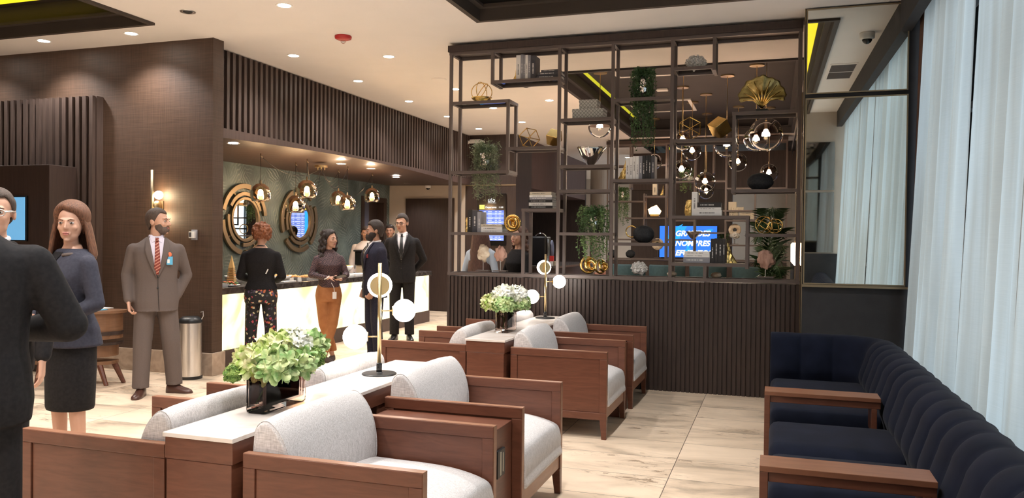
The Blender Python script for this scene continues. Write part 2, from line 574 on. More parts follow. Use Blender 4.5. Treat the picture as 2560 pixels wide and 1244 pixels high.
    # waves / stripes / lattice
    for nm, c1, c2, scale, dist, rotz, wt in (('striped_top', (0.035, 0.018, 0.024), (0.13, 0.07, 0.068), 34, 9, 0.7, 'BANDS'),
                                              ('tie_stripe', (0.20, 0.03, 0.02), (0.50, 0.24, 0.17), 26, 0, 0.6, 'BANDS')):
        m, nt, b = _new(nm)
        N, L = nt.nodes, nt.links
        tc = N.new('ShaderNodeTexCoord')
        mp = N.new('ShaderNodeMapping')
        mp.inputs['Rotation'].default_value = (0, rotz, 0)
        L.new(tc.outputs['Object'], mp.inputs['Vector'])
        wv = N.new('ShaderNodeTexWave')
        wv.bands_direction = 'Z'
        wv.inputs['Scale'].default_value = scale / 2
        wv.inputs['Distortion'].default_value = dist
        wv.inputs['Detail Scale'].default_value = 1.5
        L.new(mp.outputs['Vector'], wv.inputs['Vector'])
        cr = N.new('ShaderNodeValToRGB')
        cr.color_ramp.elements[0].position = 0.55 if nm[0] == 's' else 0.75
        cr.color_ramp.elements[1].position = 0.8 if nm[0] == 's' else 0.85
        cr.color_ramp.elements[0].color = (*c1, 1)
        cr.color_ramp.elements[1].color = (*c2, 1)
        L.new(wv.outputs['Fac'], cr.inputs['Fac'])
        L.new(cr.outputs['Color'], b.inputs['Base Color'])
        b.inputs['Roughness'].default_value = 0.7
    # lattice boxes
    m, nt, b = _new('lattice')
    N, L = nt.nodes, nt.links
    tc = N.new('ShaderNodeTexCoord')
    mp = N.new('ShaderNodeMapping')
    mp.inputs['Rotation'].default_value = (0, R(45), 0)
    L.new(tc.outputs['Object'], mp.inputs['Vector'])
    ck = N.new('ShaderNodeTexVoronoi')
    ck.distance = 'CHEBYCHEV'
    ck.inputs['Randomness'].default_value = 0.0
    ck.inputs['Scale'].default_value = 38
    L.new(mp.outputs['Vector'], ck.inputs['Vector'])
    cr = N.new('ShaderNodeValToRGB')
    cr.color_ramp.elements[0].position = 0.38
    cr.color_ramp.elements[1].position = 0.44
    cr.color_ramp.elements[0].color = (0.46, 0.46, 0.43, 1)
    cr.color_ramp.elements[1].color = (0.17, 0.17, 0.16, 1)
    L.new(ck.outputs['Distance'], cr.inputs['Fac'])
    L.new(cr.outputs['Color'], b.inputs['Base Color'])
    b.inputs['Roughness'].default_value = 0.6


special_mats()


# ---------------------------------------------------------------- mesh builder
class MB:
    def __init__(s):
        s.v = []
        s.f = []

    def add(s, vs, fs):
        n = len(s.v)
        s.v += [tuple(v) for v in vs]
        s.f += [tuple(i + n for i in f) for f in fs]
        return s

    def box(s, x0, x1, y0, y1, z0, z1):
        v = [(x, y, z) for x in (x0, x1) for y in (y0, y1) for z in (z0, z1)]
        f = [(0, 1, 3, 2), (4, 6, 7, 5), (0, 4, 5, 1), (2, 3, 7, 6), (0, 2, 6, 4), (1, 5, 7, 3)]
        return s.add(v, f)

    def rings(s, rs, closed=False, cap=True):
        n = len(rs[0])
        v = [p for r in rs for p in r]
        f = []
        m = len(rs)
        for i in range(m if closed else m - 1):
            a = i * n
            b = ((i + 1) % m) * n
            for j in range(n):
                k = (j + 1) % n
                f.append((a + j, a + k, b + k, b + j))
        if cap and not closed:
            f.append(tuple(range(n))[::-1])
            f.append(tuple(range((m - 1) * n, m * n)))
        return s.add(v, f)

    def grid(s, rows, close_u=False):
        n = len(rows[0])
        v = [p for r in rows for p in r]
        f = []
        for i in range(len(rows) - 1):
            for j in range(n if close_u else n - 1):
                k = (j + 1) % n
                f.append((i * n + j, i * n + k, (i + 1) * n + k, (i + 1) * n + j))
        return s.add(v, f)

    def tube(s, pts, r, n=8, closed=False, sx=1.0):
        pts = [Vector(p) for p in pts]
        rs = []
        m = len(pts)
        up = None
        for i, p in enumerate(pts):
            if closed:
                d = pts[(i + 1) % m] - pts[i - 1]
            else:
                d = pts[min(i + 1, m - 1)] - pts[max(i - 1, 0)]
            if d.length < 1e-9:
                d = Vector((0, 0, 1))
            d.normalize()
            if up is None:
                up = Vector((0, 0, 1)) if abs(d.z) < 0.9 else Vector((0, 1, 0))
            u = d.cross(up)
            if u.length < 1e-6:
                u = d.cross(Vector((1, 0, 0)))
            u.normalize()
            w = u.cross(d).normalized()
            up = w
            rr = r[i] if isinstance(r, (list, tuple)) else r
            rs.append([p + rr * (math.cos(2 * PI * j / n) * u * sx + math.sin(2 * PI * j / n) * w) for j in range(n)])
        return s.rings(rs, closed)

    def cap(s, p0, p1, r0, r1, n=12):
        p0, p1 = Vector(p0), Vector(p1)
        d = (p1 - p0)
        L = d.length
        d = d / max(L, 1e-6)
        pts, rs = [], []
        for a in (80, 55, 28, 0):
            pts.append(p0 - d * r0 * math.sin(R(a)))
            rs.append(r0 * math.cos(R(a)))
        pts.append((p0 + p1) / 2)
        rs.append((r0 + r1) / 2)
        for a in (0, 28, 55, 80):
            pts.append(p1 + d * r1 * math.sin(R(a)))
            rs.append(r1 * math.cos(R(a)))
        return s.tube(pts, rs, n)

    def ell(s, c, r, nu=16, nv=10, M=None, tilt=None):
        rs = []
        c = Vector(c)
        for i in range(nv + 1):
            t = -PI / 2 + PI * i / nv
            t = max(min(t, PI / 2 - 0.04), -PI / 2 + 0.04)
            ring = []
            for j in range(nu):
                a = 2 * PI * j / nu
                p = Vector((r[0] * math.cos(t) * math.cos(a), r[1] * math.cos(t) * math.sin(a), r[2] * math.sin(t)))
                if tilt:
                    p = tilt @ p
                ring.append(c + p)
            rs.append(ring)
        return s.rings(rs)

    def lathe(s, prof, n=24, c=(0, 0, 0), cap=True):
        rs = [[(c[0] + r * math.cos(2 * PI * j / n), c[1] + r * math.sin(2 * PI * j / n), c[2] + z) for j in range(n)] for r, z in prof]
        return s.rings(rs, cap=cap)

    def xf(s, M, start=0):
        for i in range(start, len(s.v)):
            s.v[i] = tuple(M @ Vector(s.v[i]))
        return s

    def build(s, name, m, parent=None, smooth=False, bevel=0, seg=2, remesh=0, sm=0, solid=0, subsurf=0):
        me = bpy.data.meshes.new(name)
        me.from_pydata(s.v, [], s.f)
        me.update()
        o = bpy.data.objects.new(name, me)
        C.objects.link(o)
        me.materials.append(MT[m] if isinstance(m, str) else m)
        if parent is not None:
            o.parent = parent
        if smooth or remesh:
            me.polygons.foreach_set('use_smooth', [True] * len(me.polygons))
        if solid:
            q = o.modifiers.new('solid', 'SOLIDIFY')
            q.thickness = solid
            q.offset = 0
        if bevel:
            q = o.modifiers.new('bevel', 'BEVEL')
            q.width = bevel
            q.segments = seg
            q.limit_method = 'ANGLE'
            q.angle_limit = R(40)
        if subsurf:
            q = o.modifiers.new('sub', 'SUBSURF')
            q.levels = q.render_levels = subsurf
        if remesh:
            q = o.modifiers.new('remesh', 'REMESH')
            q.mode = 'VOXEL'
            q.voxel_size = remesh
            q.use_smooth_shade = True
            if sm:
                q = o.modifiers.new('smooth', 'SMOOTH')
                q.factor = 0.5
                q.iterations = sm
        return o


def tag(o, label=None, cat=None, group=None, kind=None):
    if label:
        o['label'] = label
    if cat:
        o['category'] = cat
    if group:
        o['group'] = group
    if kind:
        o['kind'] = kind
    return o


def thing(name, label, cat, loc=(0, 0, 0), rz=0, group=None):
    o = bpy.data.objects.new(name, None)
    C.objects.link(o)
    o.location = loc
    o.rotation_euler = (0, 0, rz)
    o.empty_display_size = 0.1
    return tag(o, label, cat, group)


def struct(name, mb, m, parent=None, **kw):
    o = mb.build(name, m, parent, **kw)
    if parent is None:
        o['kind'] = 'structure'
    return o


KIDS = {}


def dup(root, loc=None, rz=None, label=None, group=None, parent=None):
    r = root.copy()
    C.objects.link(r)
    if parent is not None:
        r.parent = parent
        r.matrix_parent_inverse = root.matrix_parent_inverse
    if loc is not None:
        r.location = loc
    if rz is not None:
        r.rotation_euler = (0, 0, rz)
    if label:
        r['label'] = label
    if group:
        r['group'] = group
    for ch in list(root.children):
        dup(ch, parent=r)
    return r


def arc(c, r, a0, a1, n, plane='xy'):
    out = []
    for i in range(n + 1):
        a = a0 + (a1 - a0) * i / n
        x, y = r * math.cos(a), r * math.sin(a)
        out.append((c[0] + x, c[1] + y, c[2]) if plane == 'xy' else (c[0] + x, c[1], c[2] + y) if plane == 'xz' else (c[0], c[1] + x, c[2] + y))
    return out


# ================================================================ THE SETTING
XR, XL, YB, YE = 1.45, -12.0, -2.5, 27.0
struct('floor', MB().box(XL, XR + .4, YB, YE, -0.1, 0), 'travertine')

# ceiling with three sunken coffers
HOLES = [(-2.79, 0.57, -1.6, 7.25), (-9.6, -5.93, 0.6, 6.43), (-2.82, 0.33, 9.75, 16.2), (-2.82, 0.33, 17.6, 23.5)]
xs = sorted({XL, XR + .4, *[h[0] for h in HOLES], *[h[1] for h in HOLES]})
ys = sorted({YB, YE, *[h[2] for h in HOLES], *[h[3] for h in HOLES]})
mb = MB()
for i in range(len(xs) - 1):
    for j in range(len(ys) - 1):
        cx, cy = (xs[i] + xs[i + 1]) / 2, (ys[j] + ys[j + 1]) / 2
        if any(h[0] < cx < h[1] and h[2] < cy < h[3] for h in HOLES):
            continue
        mb.box(xs[i], xs[i + 1], ys[j], ys[j + 1], CEIL, CEIL + 0.03)
mb.box(XL, XR + .4, YB, YE, 4.4, 4.45)
struct('ceiling', mb, 'ceiling_paint')


def coffer(h, m, n, ledge=0.11, depth=0.32, strip='e_strip_yellow', sides='LRF'):
    x0, x1, y0, y1 = h
    z = CEIL
    a = MB()
    t = 0.05
    for (p, q, r, s) in ((x0, x1, y0, y0 + t), (x0, x1, y1 - t, y1), (x0, x0 + t, y0 + t, y1 - t), (x1 - t, x1, y0 + t, y1 - t)):
        a.box(p, q, r, s, z - 0.025, z + 0.12)
    # ledge
    w = ledge
    for (p, q, r, s) in ((x0 + t, x1 - t, y0 + t, y0 + w), (x0 + t, x1 - t, y1 - w, y1 - t), (x0 + t, x0 + w, y0 + w, y1 - w), (x1 - w, x1 - t, y0 + w, y1 - w)):
        a.box(p, q, r, s, z + 0.09, z + 0.12)
    for (p, q, r, s) in ((x0, x1, y0 - .02, y0), (x0, x1, y1, y1 + .02), (x0 - .02, x0, y0, y1), (x1, x1 + .02, y0, y1)):
        a.box(p, q, r, s, z + 0.03, z + depth)
    a.box(x0, x1, y0, y1, z + depth, z + depth + 0.03)
    o = struct('trim_%d' % n, a, m)
    # lit strip set into the upper wall of the coffer
    s = MB()
    za, zb = z + depth - 0.012, z + depth - 0.001
    if 'L' in sides:
        s.box(x0 + .13, x0 + .185, y0 + .9, y1 - .35, za, zb)
    if 'R' in sides:
        s.box(x1 - .24, x1 - .13, y0 + .3, y1 - .45, za, zb)
    if 'F' in sides:
        s.box(x0 + .4, x1 - .75, y1 - .26, y1 - .13, za, zb)
    s.build('light_strip', strip, o)


coffer(HOLES[0], 'coffer_brown', 1, sides='R')
coffer(HOLES[1], 'coffer_brown', 2, sides='F')
coffer(HOLES[2], 'coffer_grey', 3, strip='e_strip_green', sides='L')
coffer(HOLES[3], 'coffer_grey', 4, strip='e_strip_green', sides='L')

# left wall with stone skirting
struct('wall_left', MB().box(XL, -5.75, 7.08, 7.25, 0, CEIL), 'wallpaper')
struct('baseboard_left', MB().box(XL, -5.722, 7.057, 7.272, 0, 0.245), 'stone_base', bevel=.004)
struct('wall_far_left', MB().box(XL - .1, XL, YB, YE, 0, CEIL), 'wallpaper')
struct('wall_behind', MB().box(XL, XR + .3, YB - .1, YB, 0, CEIL), 'cream_wall')
# stub wall beside the viewer (its panel shows in the tall mirror)
w = struct('wall_front', MB().box(0.42, 1.5, -0.12, 0.1, 0, CEIL), 'cream_wall')
MB().box(0.42, 1.12, 0.1, 0.12, 0, 1.1).build('lower_panel', 'grey_panel', w)
MB().box(0.42, 1.0, 0.1, 0.115, 1.12, 2.2).build('mirror_panel', 'mirror_dark', w)
MB().box(0.42, 1.0, 0.1, 0.115, 2.24, 3.1).build('mirror_panel', 'mirror_dark', w)

# window wall on the right
mb = MB()
mb.box(XR, XR + .15, YB, YE, 3.45, CEIL)
mb.box(XR, XR + .15, YB, YE, 0, 0.12)
for y in (YB, -0.55, 3.5, 7.6):
    mb.box(XR, XR + .15, y, y + .12, 0.12, 3.45)
mb.box(XR, XR + .15, 7.7, 20.2, 0.12, 3.45)
mb.box(XR, XR + .15, 25.0, YE, 0.12, 3.45)
struct('wall_right', mb, 'cream_wall')
for n, (a, b) in enumerate(((-0.43, 3.5), (3.62, 7.6), (20.2, 25.0))):
    f = MB()
    for k in range(5):
        y = a + (b - a) * k / 4
        f.box(XR + .03, XR + .08, y - .025, y + .025, 0.12, 3.45)
    for k in range(5):
        z = 0.12 + 3.33 * k / 4
        f.box(XR + .03, XR + .08, a, b, z - .025, z + .025)
    wo = struct('window_%d' % (n + 1), f, 'black')
    MB().box(XR + .05, XR + .056, a, b, .12, 3.45).build('pane', 'glass_clear', wo)

# buffet alcove: slatted fascia, soffit, feathered wall, end wall
FX = -5.977
mb = MB().box(FX - .10, FX - .03, 7.25, 15.22, 2.72, CEIL)
yy = 7.28
while yy < 15.2:
    zb = 2.635 + 0.075 * math.sin(PI * min(1, max(0, (yy - 7.4) / 7.0)))
    mb.box(FX - .03, FX + .004, yy, yy + 0.048, zb, CEIL - .012)
    yy += 0.1035
struct('wall_fascia', mb, 'wood_slat')
mb = MB()
rows = []
for i in range(41):
    y = 7.25 + 7.97 * i / 40
    zb = 2.63 + 0.075 * math.sin(PI * min(1, max(0, (y - 7.4) / 7.0)))
    rows.append([(FX + .01, y, zb + .02), (FX + .01, y, zb - .005), (FX - .12, y, zb - .012), (-7.81, y, 2.63), (-7.81, y, 2.72), (FX + .01, y, 2.74)])
mb.rings([r for r in rows])
struct('ceiling_soffit', mb, 'wood_mid')
mb = MB().box(-7.95, -7.81, 7.25, 14.02, 0, 2.72).box(-7.95, -7.81, 15.06, 15.4, 0, 2.72).box(-7.95, -7.81, 14.02, 15.06, 2.33, 2.72)
struct('wall_buffet', mb, 'feather')
d = struct('door_1', MB().box(-8.05, -7.80, 14.0, 14.13, 0, 2.35).box(-8.05, -7.80, 14.95, 15.08, 0, 2.35).box(-8.05, -7.80, 14.13, 14.95, 2.25, 2.35), 'wood_dark')
MB().box(-8.0, -7.96, 14.13, 14.6, 0.0, 2.25).build('door_leaf', 'slot_blue', d)
MB().box(-8.0, -7.96, 14.6, 14.95, 0.0, 2.25).build('door_leaf', 'wood_dark', d)
struct('wall_end', MB().box(-8.6, -6.07, 15.22, 15.4, 0, CEIL), 'cream_wall')
d = struct('door_2', MB().box(-7.41, -6.31, 15.18, 15.218, 0, 2.35), 'wood_dark')
MB().box(-7.36, -6.36, 15.17, 15.182, 0.02, 2.31).build('door_leaf', 'wood_dark', d)

# dark wood core block, with its deep fascia and recess
struct('wall_core', MB().box(-6.07, -4.975, 15.22, 16.3, 0, CEIL), 'wood_dark')
struct('wall_core_side', MB().box(-5.075, -4.975, 16.3, 21.4, 2.62, CEIL).box(-6.9, -5.075, 16.3, 21.4, 2.62, 2.66), 'wood_core')
struct('trim_10', MB().box(-6.07, -4.97, 15.205, 15.219, 2.60, 2.625), 'brass_dull')
struct('wall_recess', MB().box(-7.0, -6.9, 16.3, 21.4, 0, CEIL), 'wood_dark')
struct('wall_recess_end', MB().box(-7.0, -4.975, 21.4, 21.5, 0, CEIL), 'wood_dark')
struct('wall_recess_pale', MB().box(-6.9, -6.88, 17.6, 18.6, 0, 2.62).box(-6.9, -6.88, 19.2, 20.4, 0, 2.62), 'cream_wall')
# far zone
mb = MB().box(XL, XR + .4, YE, YE + .1, 0, CEIL)
struct('wall_back', mb, 'cream_wall')
struct('wall_column', MB().lathe([(0.33, 0), (0.33, CEIL)], 32, (-4.72, 22.4, 0)), 'cream_wall', smooth=False)
struct('wall_television', MB().box(-3.35, -0.95, 19.4, 19.6, 0, 2.75), 'wood_dark')
struct('wall_television_top', MB().box(-3.35, 0.4, 19.35, 19.6, 2.75, CEIL), 'wood_mid')
struct('wall_side_dark', MB().box(0.36, XR, 8.12, 19.6, 0, CEIL), 'grey_panel')
struct('wall_pilaster', MB().box(0.245, XR, 7.74, 8.12, 0, CEIL), 'grey_panel')
struct('trim_11', MB().box(0.239, 0.245, 7.735, 7.76, 0, CEIL), 'brass_dull')
struct('trim_12', MB().box(0.34, 0.359, 9.4, 9.44, 0, CEIL).box(0.34, 0.359, 12.0, 12.04, 0, CEIL).box(0.34, 0.359, 14.6, 14.64, 0, CEIL), 'brass_dull')
struct('wall_side_mirror', MB().box(0.345, 0.359, 9.5, 11.9, 1.1, 3.4).box(0.345, 0.359, 12.1, 14.5, 1.1, 3.4).box(.345, .359, 14.7, 19.3, 1.1, 3.4), 'mirror_dark')
struct('trim_13', MB().box(1.03, 1.12, 0.1, 7.72, 3.37, CEIL), 'grey_panel')


# slatted panel and screen niche on the left wall
mb = MB().box(-9.4, -7.25, 6.99, 7.08, 0.83, 3.07)
x = -9.38
while x < -7.28:
    mb.box(x, x + .05, 6.95, 6.992, 0.83, 3.07)
    x += 0.098
tag(struct('trim_20', mb, 'wood_slat'), None)

# half wall and slats under the divider
DY0, DY1 = 8.014, 8.32
mb = MB().box(-3.40, 0.235, DY0 + .02, DY1, 0, 1.10)
x = -3.40
while x < 0.20:
    mb.box(x, x + .031, DY0, DY0 + .021, 0, 1.10)
    x += 0.0445
struct('wall_divider', mb, 'wood_dark')

# framed mirrors on the pilaster (leaning back very slightly)
def wall_mirror(name, x0, x1, z0, z1, label):
    t = thing(name, label, 'mirror', (x0, 7.725, z0), 0, None)
    t.rotation_euler = (R(0.8), 0, 0)
    w_, h_ = x1 - x0, z1 - z0
    MB().box(0, w_, -.004, 0.0, 0, h_).build('glass', 'mirror', t)
    f = MB()
    e = .011
    f.box(0, e, -.012, 0.0, 0, h_).box(w_ - e, w_, -.012, 0, 0, h_).box(e, w_ - e, -.012, 0, 0, e).box(e, w_ - e, -.012, 0, h_ - e, h_)
    f.build('frame', 'brass_dull', t)


wall_mirror('wall_mirror', 0.252, 1.10, 1.125, 2.815, 'tall thin-framed mirror at the end of the divider, above the dark panel')
wall_mirror('wall_mirror', 0.252, 1.10, 2.855, 3.625, 'upper mirror in a thin brass frame just under the ceiling beside the curtain')
struct('trim_14', MB().box(0.245, 1.12, 7.70, 7.74, 1.10, 1.122), 'brass_dull')

# curtains
def curtain(name, y0, y1, label, seed, m='curtain', x_top=1.24, x_bot=1.04, amp=.06, per=.30, lean=0):
    random.seed(seed)
    n = int((y1 - y0) / .012)
    ph = [random.uniform(0, 6.28) for _ in range(5)]
    rows = []
    for k in range(25):
        z = 0.02 + 3.55 * k / 24
        f = (z / 3.57) ** 0.75
        xc = x_bot + (x_top - x_bot) * f
        row = []
        for i in range(n + 1):
            y = y0 + (y1 - y0) * i / n
            w_ = math.sin(2 * PI * y / per + ph[0] + 1.3 * math.sin(2 * PI * y / .9 + ph[1]) + 0.25 * math.sin(z * 1.3 + ph[3]))
            w2 = math.sin(2 * PI * y / (per * 2.7) + ph[2] + .3 * z)
            row.append((xc + amp * (0.75 * w_ * (0.75 + .25 * w2) + 0.35 * w2) * (0.55 + .45 * (1 - f)), y + lean * (1 - f) * .1, z))
        rows.append(row)
    o = MB().grid(rows).build(name, m, smooth=True)
    tag(o, label, 'curtain')


curtain('curtain', 5.70, 7.52, 'sheer pale curtain at the window nearest the tall mirror, behind the navy sofa', 3, x_top=1.20, x_bot=1.05)
curtain('curtain', 4.35, 5.74, 'middle sheer pale curtain, hanging behind the long back of the navy sofa', 11, x_top=1.23, x_bot=1.09, per=.36)
curtain('curtain', 0.2, 4.40, 'sheer pale curtain at the far right of the picture, overlapping the one before it', 5, x_top=1.17, x_bot=1.02, per=.26)
curtain('curtain', 7.50, 7.70, 'narrow dark brown drape between the tall mirror and the sheer curtain', 8, m='drape', x_top=1.19, x_bot=1.12, amp=.03, per=.07)

# ================================================================ DIVIDER FRAME
def bar(mb, x0, x1, y0, y1, z0, z1):
    mb.box(x0, x1, y0, y1, z0, z1)


def shelf_frame(name, label, loc, posts, shelves, w=.031, mirror=False, mname='metal_frame', t_=0.30, top=3.54, bot=1.11):
    t = thing(name, label, 'shelving unit', loc)
    sgn = -1 if mirror else 1
    x0, x1 = -3.40, 0.235
    y0, y1 = 0, t_
    h = w / 2

    def bx(m, a, b, c, d, e, f):
        a, b = (a, b) if sgn == 1 else (-3.165 - b, -3.165 - a)
        m.box(a, b, c, d, e, f)
    fr = MB()
    bx(fr, x0 - .01, x1 + .0, y0 - .02, y1 + .02, top, top + .07)
    fr.build('top_beam', 'wood_dark', t)
    for z in (top - w, bot):
        for y in (y0, y1 - w):
            bx_ = MB()
            bx(bx_, x0, x1, y, y + w, z, z + w)
            bx_.build('rail', mname, t)
    for (x, a, b) in posts:
        p = MB()
        for y in (y0, y1 - w):
            bx(p, x - h, x + h, y - .0012, y + w + .0012, a - .0008, b + .0008)
        if b > top - .1:
            bx(p, x - h, x + h, y0 + w, y1 - w, top - w, top)
        bx(p, x - h, x + h, y0 + w, y1 - w, a, a + w)
        p.build('post', mname, t)
    for (z, a, b, glass) in shelves:
        p = MB()
        bx(p, a, b, y0, y0 + w, z - w, z)
        bx(p, a, b, y1 - w, y1, z - w, z)
        bx(p, a, a + w, y0 + w, y1 - w, z - w, z)
        bx(p, b - w, b, y0 + w, y1 - w, z - w, z)
        s = p.build('shelf', mname, t)
        g = MB()
        bx(g, a + w * .5, b - w * .5, y0 + w, y1 - w, z - .012, z - .002)
        g.build('shelf_board', 'glass_shelf' if glass else mname, s)
    return t


A_, B_, Cc, D_, F_, G_, H_ = -3.38, -2.90, -2.155, -1.59, -0.99, -0.585, 0.214
posts = [(A_, 1.11, 3.54), (B_, 3.17, 3.54), (Cc, 1.11, 3.54), (D_, 1.11, 3.54), (F_, 1.11, 3.54), (G_, 3.19, 3.54), (H_, 1.11, 3.54),
         (-2.535, 1.11, 1.83), (-2.72, 2.20, 3.0), (-0.39, 1.98, 2.77), (-0.252, 1.24, 1.76), (-0.65, 1.11, 1.28)]
shelves = [(3.21, B_, Cc, True), (3.0, A_, -2.70, True), (2.77, Cc, D_, True), (2.49, -2.74, Cc, False), (2.285, Cc, D_, False), (2.245, A_, -2.70, False),
           (2.03, Cc, D_, False), (1.835, -2.555, Cc, False), (1.58, A_, -2.52, False), (1.585, Cc, D_, False), (1.485, D_, F_, False), (2.955, D_, F_, False),
           (3.235, F_, G_, True), (2.52, F_, -0.37, False), (2.77, -0.41, H_, True), (2.13, D_, F_, False), (2.015, -0.41, H_, False), (1.76, F_, -0.235, False),
           (1.585, -0.27, H_, False), (1.29, F_, -0.235, False)]
shelf_frame('display_shelf', 'dark metal room divider of staggered open shelves standing on the slatted half wall', (0, DY0, 0), posts, shelves)
SY = DY0 + .15    # middle of the shelf depth
fposts = [(A_, 1.11, 3.54), (-2.6, 1.8, 2.5), (-2.15, 1.11, 3.54), (-2.05, 1.11, 1.9), (-1.57, 1.11, 3.54), (-.95, 1.11, 3.54), (-.38, 1.5, 2.6), (0.214, 1.11, 3.54), (-2.9, 2.6, 3.54), (-1.2, 2.9, 3.54)]
fshelves = [(2.35, -3.38, -2.6, False), (2.45, -2.6, -2.15, False), (2.0, -3.0, -2.15, False), (1.55, -3.38, -2.3, False), (1.95, -2.05, -1.57, False), (1.55, -2.15, -1.57, False),
            (1.7, -1.57, -.95, False), (1.95, -0.95, -.38, False), (2.15, -1.2, -.4, False), (1.45, -.95, 0.2, False), (2.6, -.95, 0.2, False), (1.25, -1.57, -.95, False), (2.75, -2.15, -.95, False), (3.1, -3.38, -2.15, False)]
shelf_frame('display_shelf', 'second metal display shelf far behind the dining chairs, in front of the television', (0, 16.6, 0), fposts, fshelves, w=.032, t_=.3)
struct('wall_divider_far', MB().box(-3.4, .235, 16.62, 16.9, 0, 1.10), 'wood_dark')
FY = 16.75

# ================================================================ LOUNGE CHAIRS, CONSOLES, SOFA
def cushion_ring(prof, y, k):
    """profile in (x, z) scaled about its base centre by k"""
    cx = sum(p[0] for p in prof) / len(prof)
    z0 = min(p[1] for p in prof)
    return [(cx + (p[0] - cx) * (0.55 + .45 * k), y, z0 + (p[1] - z0) * k) for p in prof]


def smoothprof(pts, n=5):
    """closed Catmull-Rom through pts"""
    out = []
    m = len(pts)
    for i in range(m):
        p0, p1, p2, p3 = pts[i - 1], pts[i], pts[(i + 1) % m], pts[(i + 2) % m]
        for j in range(n):
            t = j / n
            out.append(tuple(0.5 * ((2 * p1[k]) + (-p0[k] + p2[k]) * t + (2 * p0[k] - 5 * p1[k] + 4 * p2[k] - p3[k]) * t * t + (-p0[k] + 3 * p1[k] - 3 * p2[k] + p3[k]) * t ** 3) for k in range(2)))
    return out


def make_chair(label):
    """front of the seat faces +X and stands at x=0; back at x=-0.76; width 0.80 along y"""
    t = thing('lounge_chair', label, 'chair', group='boxy wooden lounge chairs along the consoles')
    D, W = 0.765, 0.40
    for s in (-1, 1):
        ya, yb = (s * W, s * (W - .042)) if s > 0 else (-W, -W + .042)
        ya, yb = min(ya, yb), max(ya, yb)
        m = MB()
        ins = .008
        b_ = .055
        m.box(-D + b_, -b_, ya + ins, yb - ins, 0.20, 0.66 - b_)
        m.box(-D, 0, ya, yb, 0.66 - b_, 0.66)
        m.box(-D, 0, ya, yb, 0.145, 0.20)
        m.box(-D, -D + b_, ya, yb, 0.20, 0.66 - b_)
        m.box(-b_, 0, ya, yb, 0.20, 0.66 - b_)
        m.build('arm_panel', 'wood', t, bevel=.0035)
        e = MB().box(-D, .0015, ya + .003, yb - .003, .6565, .6615)
        e.box(-.001, .0015, ya + .003, yb - .003, .15, .66)
        e.build('arm_edge', 'wood_edge', t)
    MB().box(-D, -D + .035, -W + .042, W - .042, 0.145, 0.655).build('back_panel', 'wood', t, bevel=.003)
    MB().box(-.04, -.006, -W + .042, W - .042, 0.155, 0.235).build('front_rail', 'wood_edge', t, bevel=.003)
    for x in (-.052, -D + .0):
        for y in (-W, W - .05):
            l = MB()
            sx = 1 if x > -.3 else -1
            tp = [(x, y), (x + .052, y), (x + .052, y + .05), (x, y + .05)]
            k = .016
            bt = [(x + (k if sx > 0 else 0), y + (k if y > 0 else 0)), (x + .052 - (k if sx < 0 else 0), y + (k if y > 0 else 0)), (x + .052 - (k if sx < 0 else 0), y + .05 - (0 if y > 0 else k)), (x + (k if sx > 0 else 0), y + .05 - (0 if y > 0 else k))]
            l.rings([[(p[0], p[1], 0) for p in bt], [(p[0], p[1], .15) for p in tp]])
            l.build('leg', 'wood', t, bevel=.002)
    # seat cushion: thick with a crowned top
    rows = []
    Wi = W - .046
    prof = smoothprof([(-.66, .235), (-.3, .235), (-.012, .235), (.004, .30), (.0, .385), (-.035, .435), (-.20, .475), (-.45, .485), (-.66, .475), (-.67, .36)], 4)
    for y, k in ((-Wi, .90), (-Wi + .012, .955), (-Wi + .05, .985), (-Wi * .5, 1.04), (0, 1.07), (Wi * .5, 1.04), (Wi - .05, .985), (Wi - .012, .955), (Wi, .90)):
        rows.append([(p[0], y, .235 + (p[1] - .235) * k) for p in prof])
    m = MB().rings(rows)
    m.build('seat_cushion', 'fabric', t, smooth=True)
    # back cushion: slim teardrop section with soft ends
    prof = smoothprof([(-.752, .46), (-.60, .46), (-.578, .53), (-.592, .64), (-.628, .725), (-.685, .782), (-.733, .768), (-.752, .70)], 5)
    rows = []
    us = (-1, -.993, -.97, -.9, -.75, -.5, -.2, .2, .5, .75, .9, .97, .993, 1)

    def sec(u, e=0.0):
        a = abs(u)
        k = 1 - .055 * a ** 4 - {1: .05, .993: .018}.get(a, 0) + e
        kx = 1 - {1: .16, .993: .06}.get(a, 0) + e
        cx = -.67
        return [(cx + (p[0] - cx) * kx, u * Wi, .46 + (p[1] - .46) * k * 1.03) for p in prof]
    b = MB().rings([sec(u) for u in us]).build('back_cushion', 'fabric', t, smooth=True)
    for u in (-.97, .97):
        MB().tube(sec(u, .004), .0022, 5, closed=True).build('piping', 'fabric', b, smooth=True)
    return t


ch0 = make_chair('wooden lounge chair nearest the camera on the right of the front console, grey cushions')
RX, LX = -1.185, -3.09
ch0.location = (RX, 2.983, 0)
CH = [
    (RX, 4.162, 0, 'wooden lounge chair right of the front console, just beyond the power outlet box'),
    (RX, 6.27, 0, 'nearer wooden lounge chair on the right of the rear console, side panel fully showing'),
    (RX, 7.435, 0, 'wooden lounge chair on the right of the rear console, closest to the slatted half wall'),
    (LX, 2.983, PI, 'wooden lounge chair at the bottom left, backing onto the near end of the front console'),
    (LX, 4.162, PI, 'wooden lounge chair left of the front console, beside the globe lamp'),
    (LX, 6.27, PI, 'nearer wooden lounge chair on the left of the rear console, beside the white hydrangeas'),
    (LX, 7.435, PI, 'farther wooden lounge chair left of the rear console, right against the slats'),
]
for x, y, a, l in CH:
    dup(ch0, (x, y, 0), a, l)


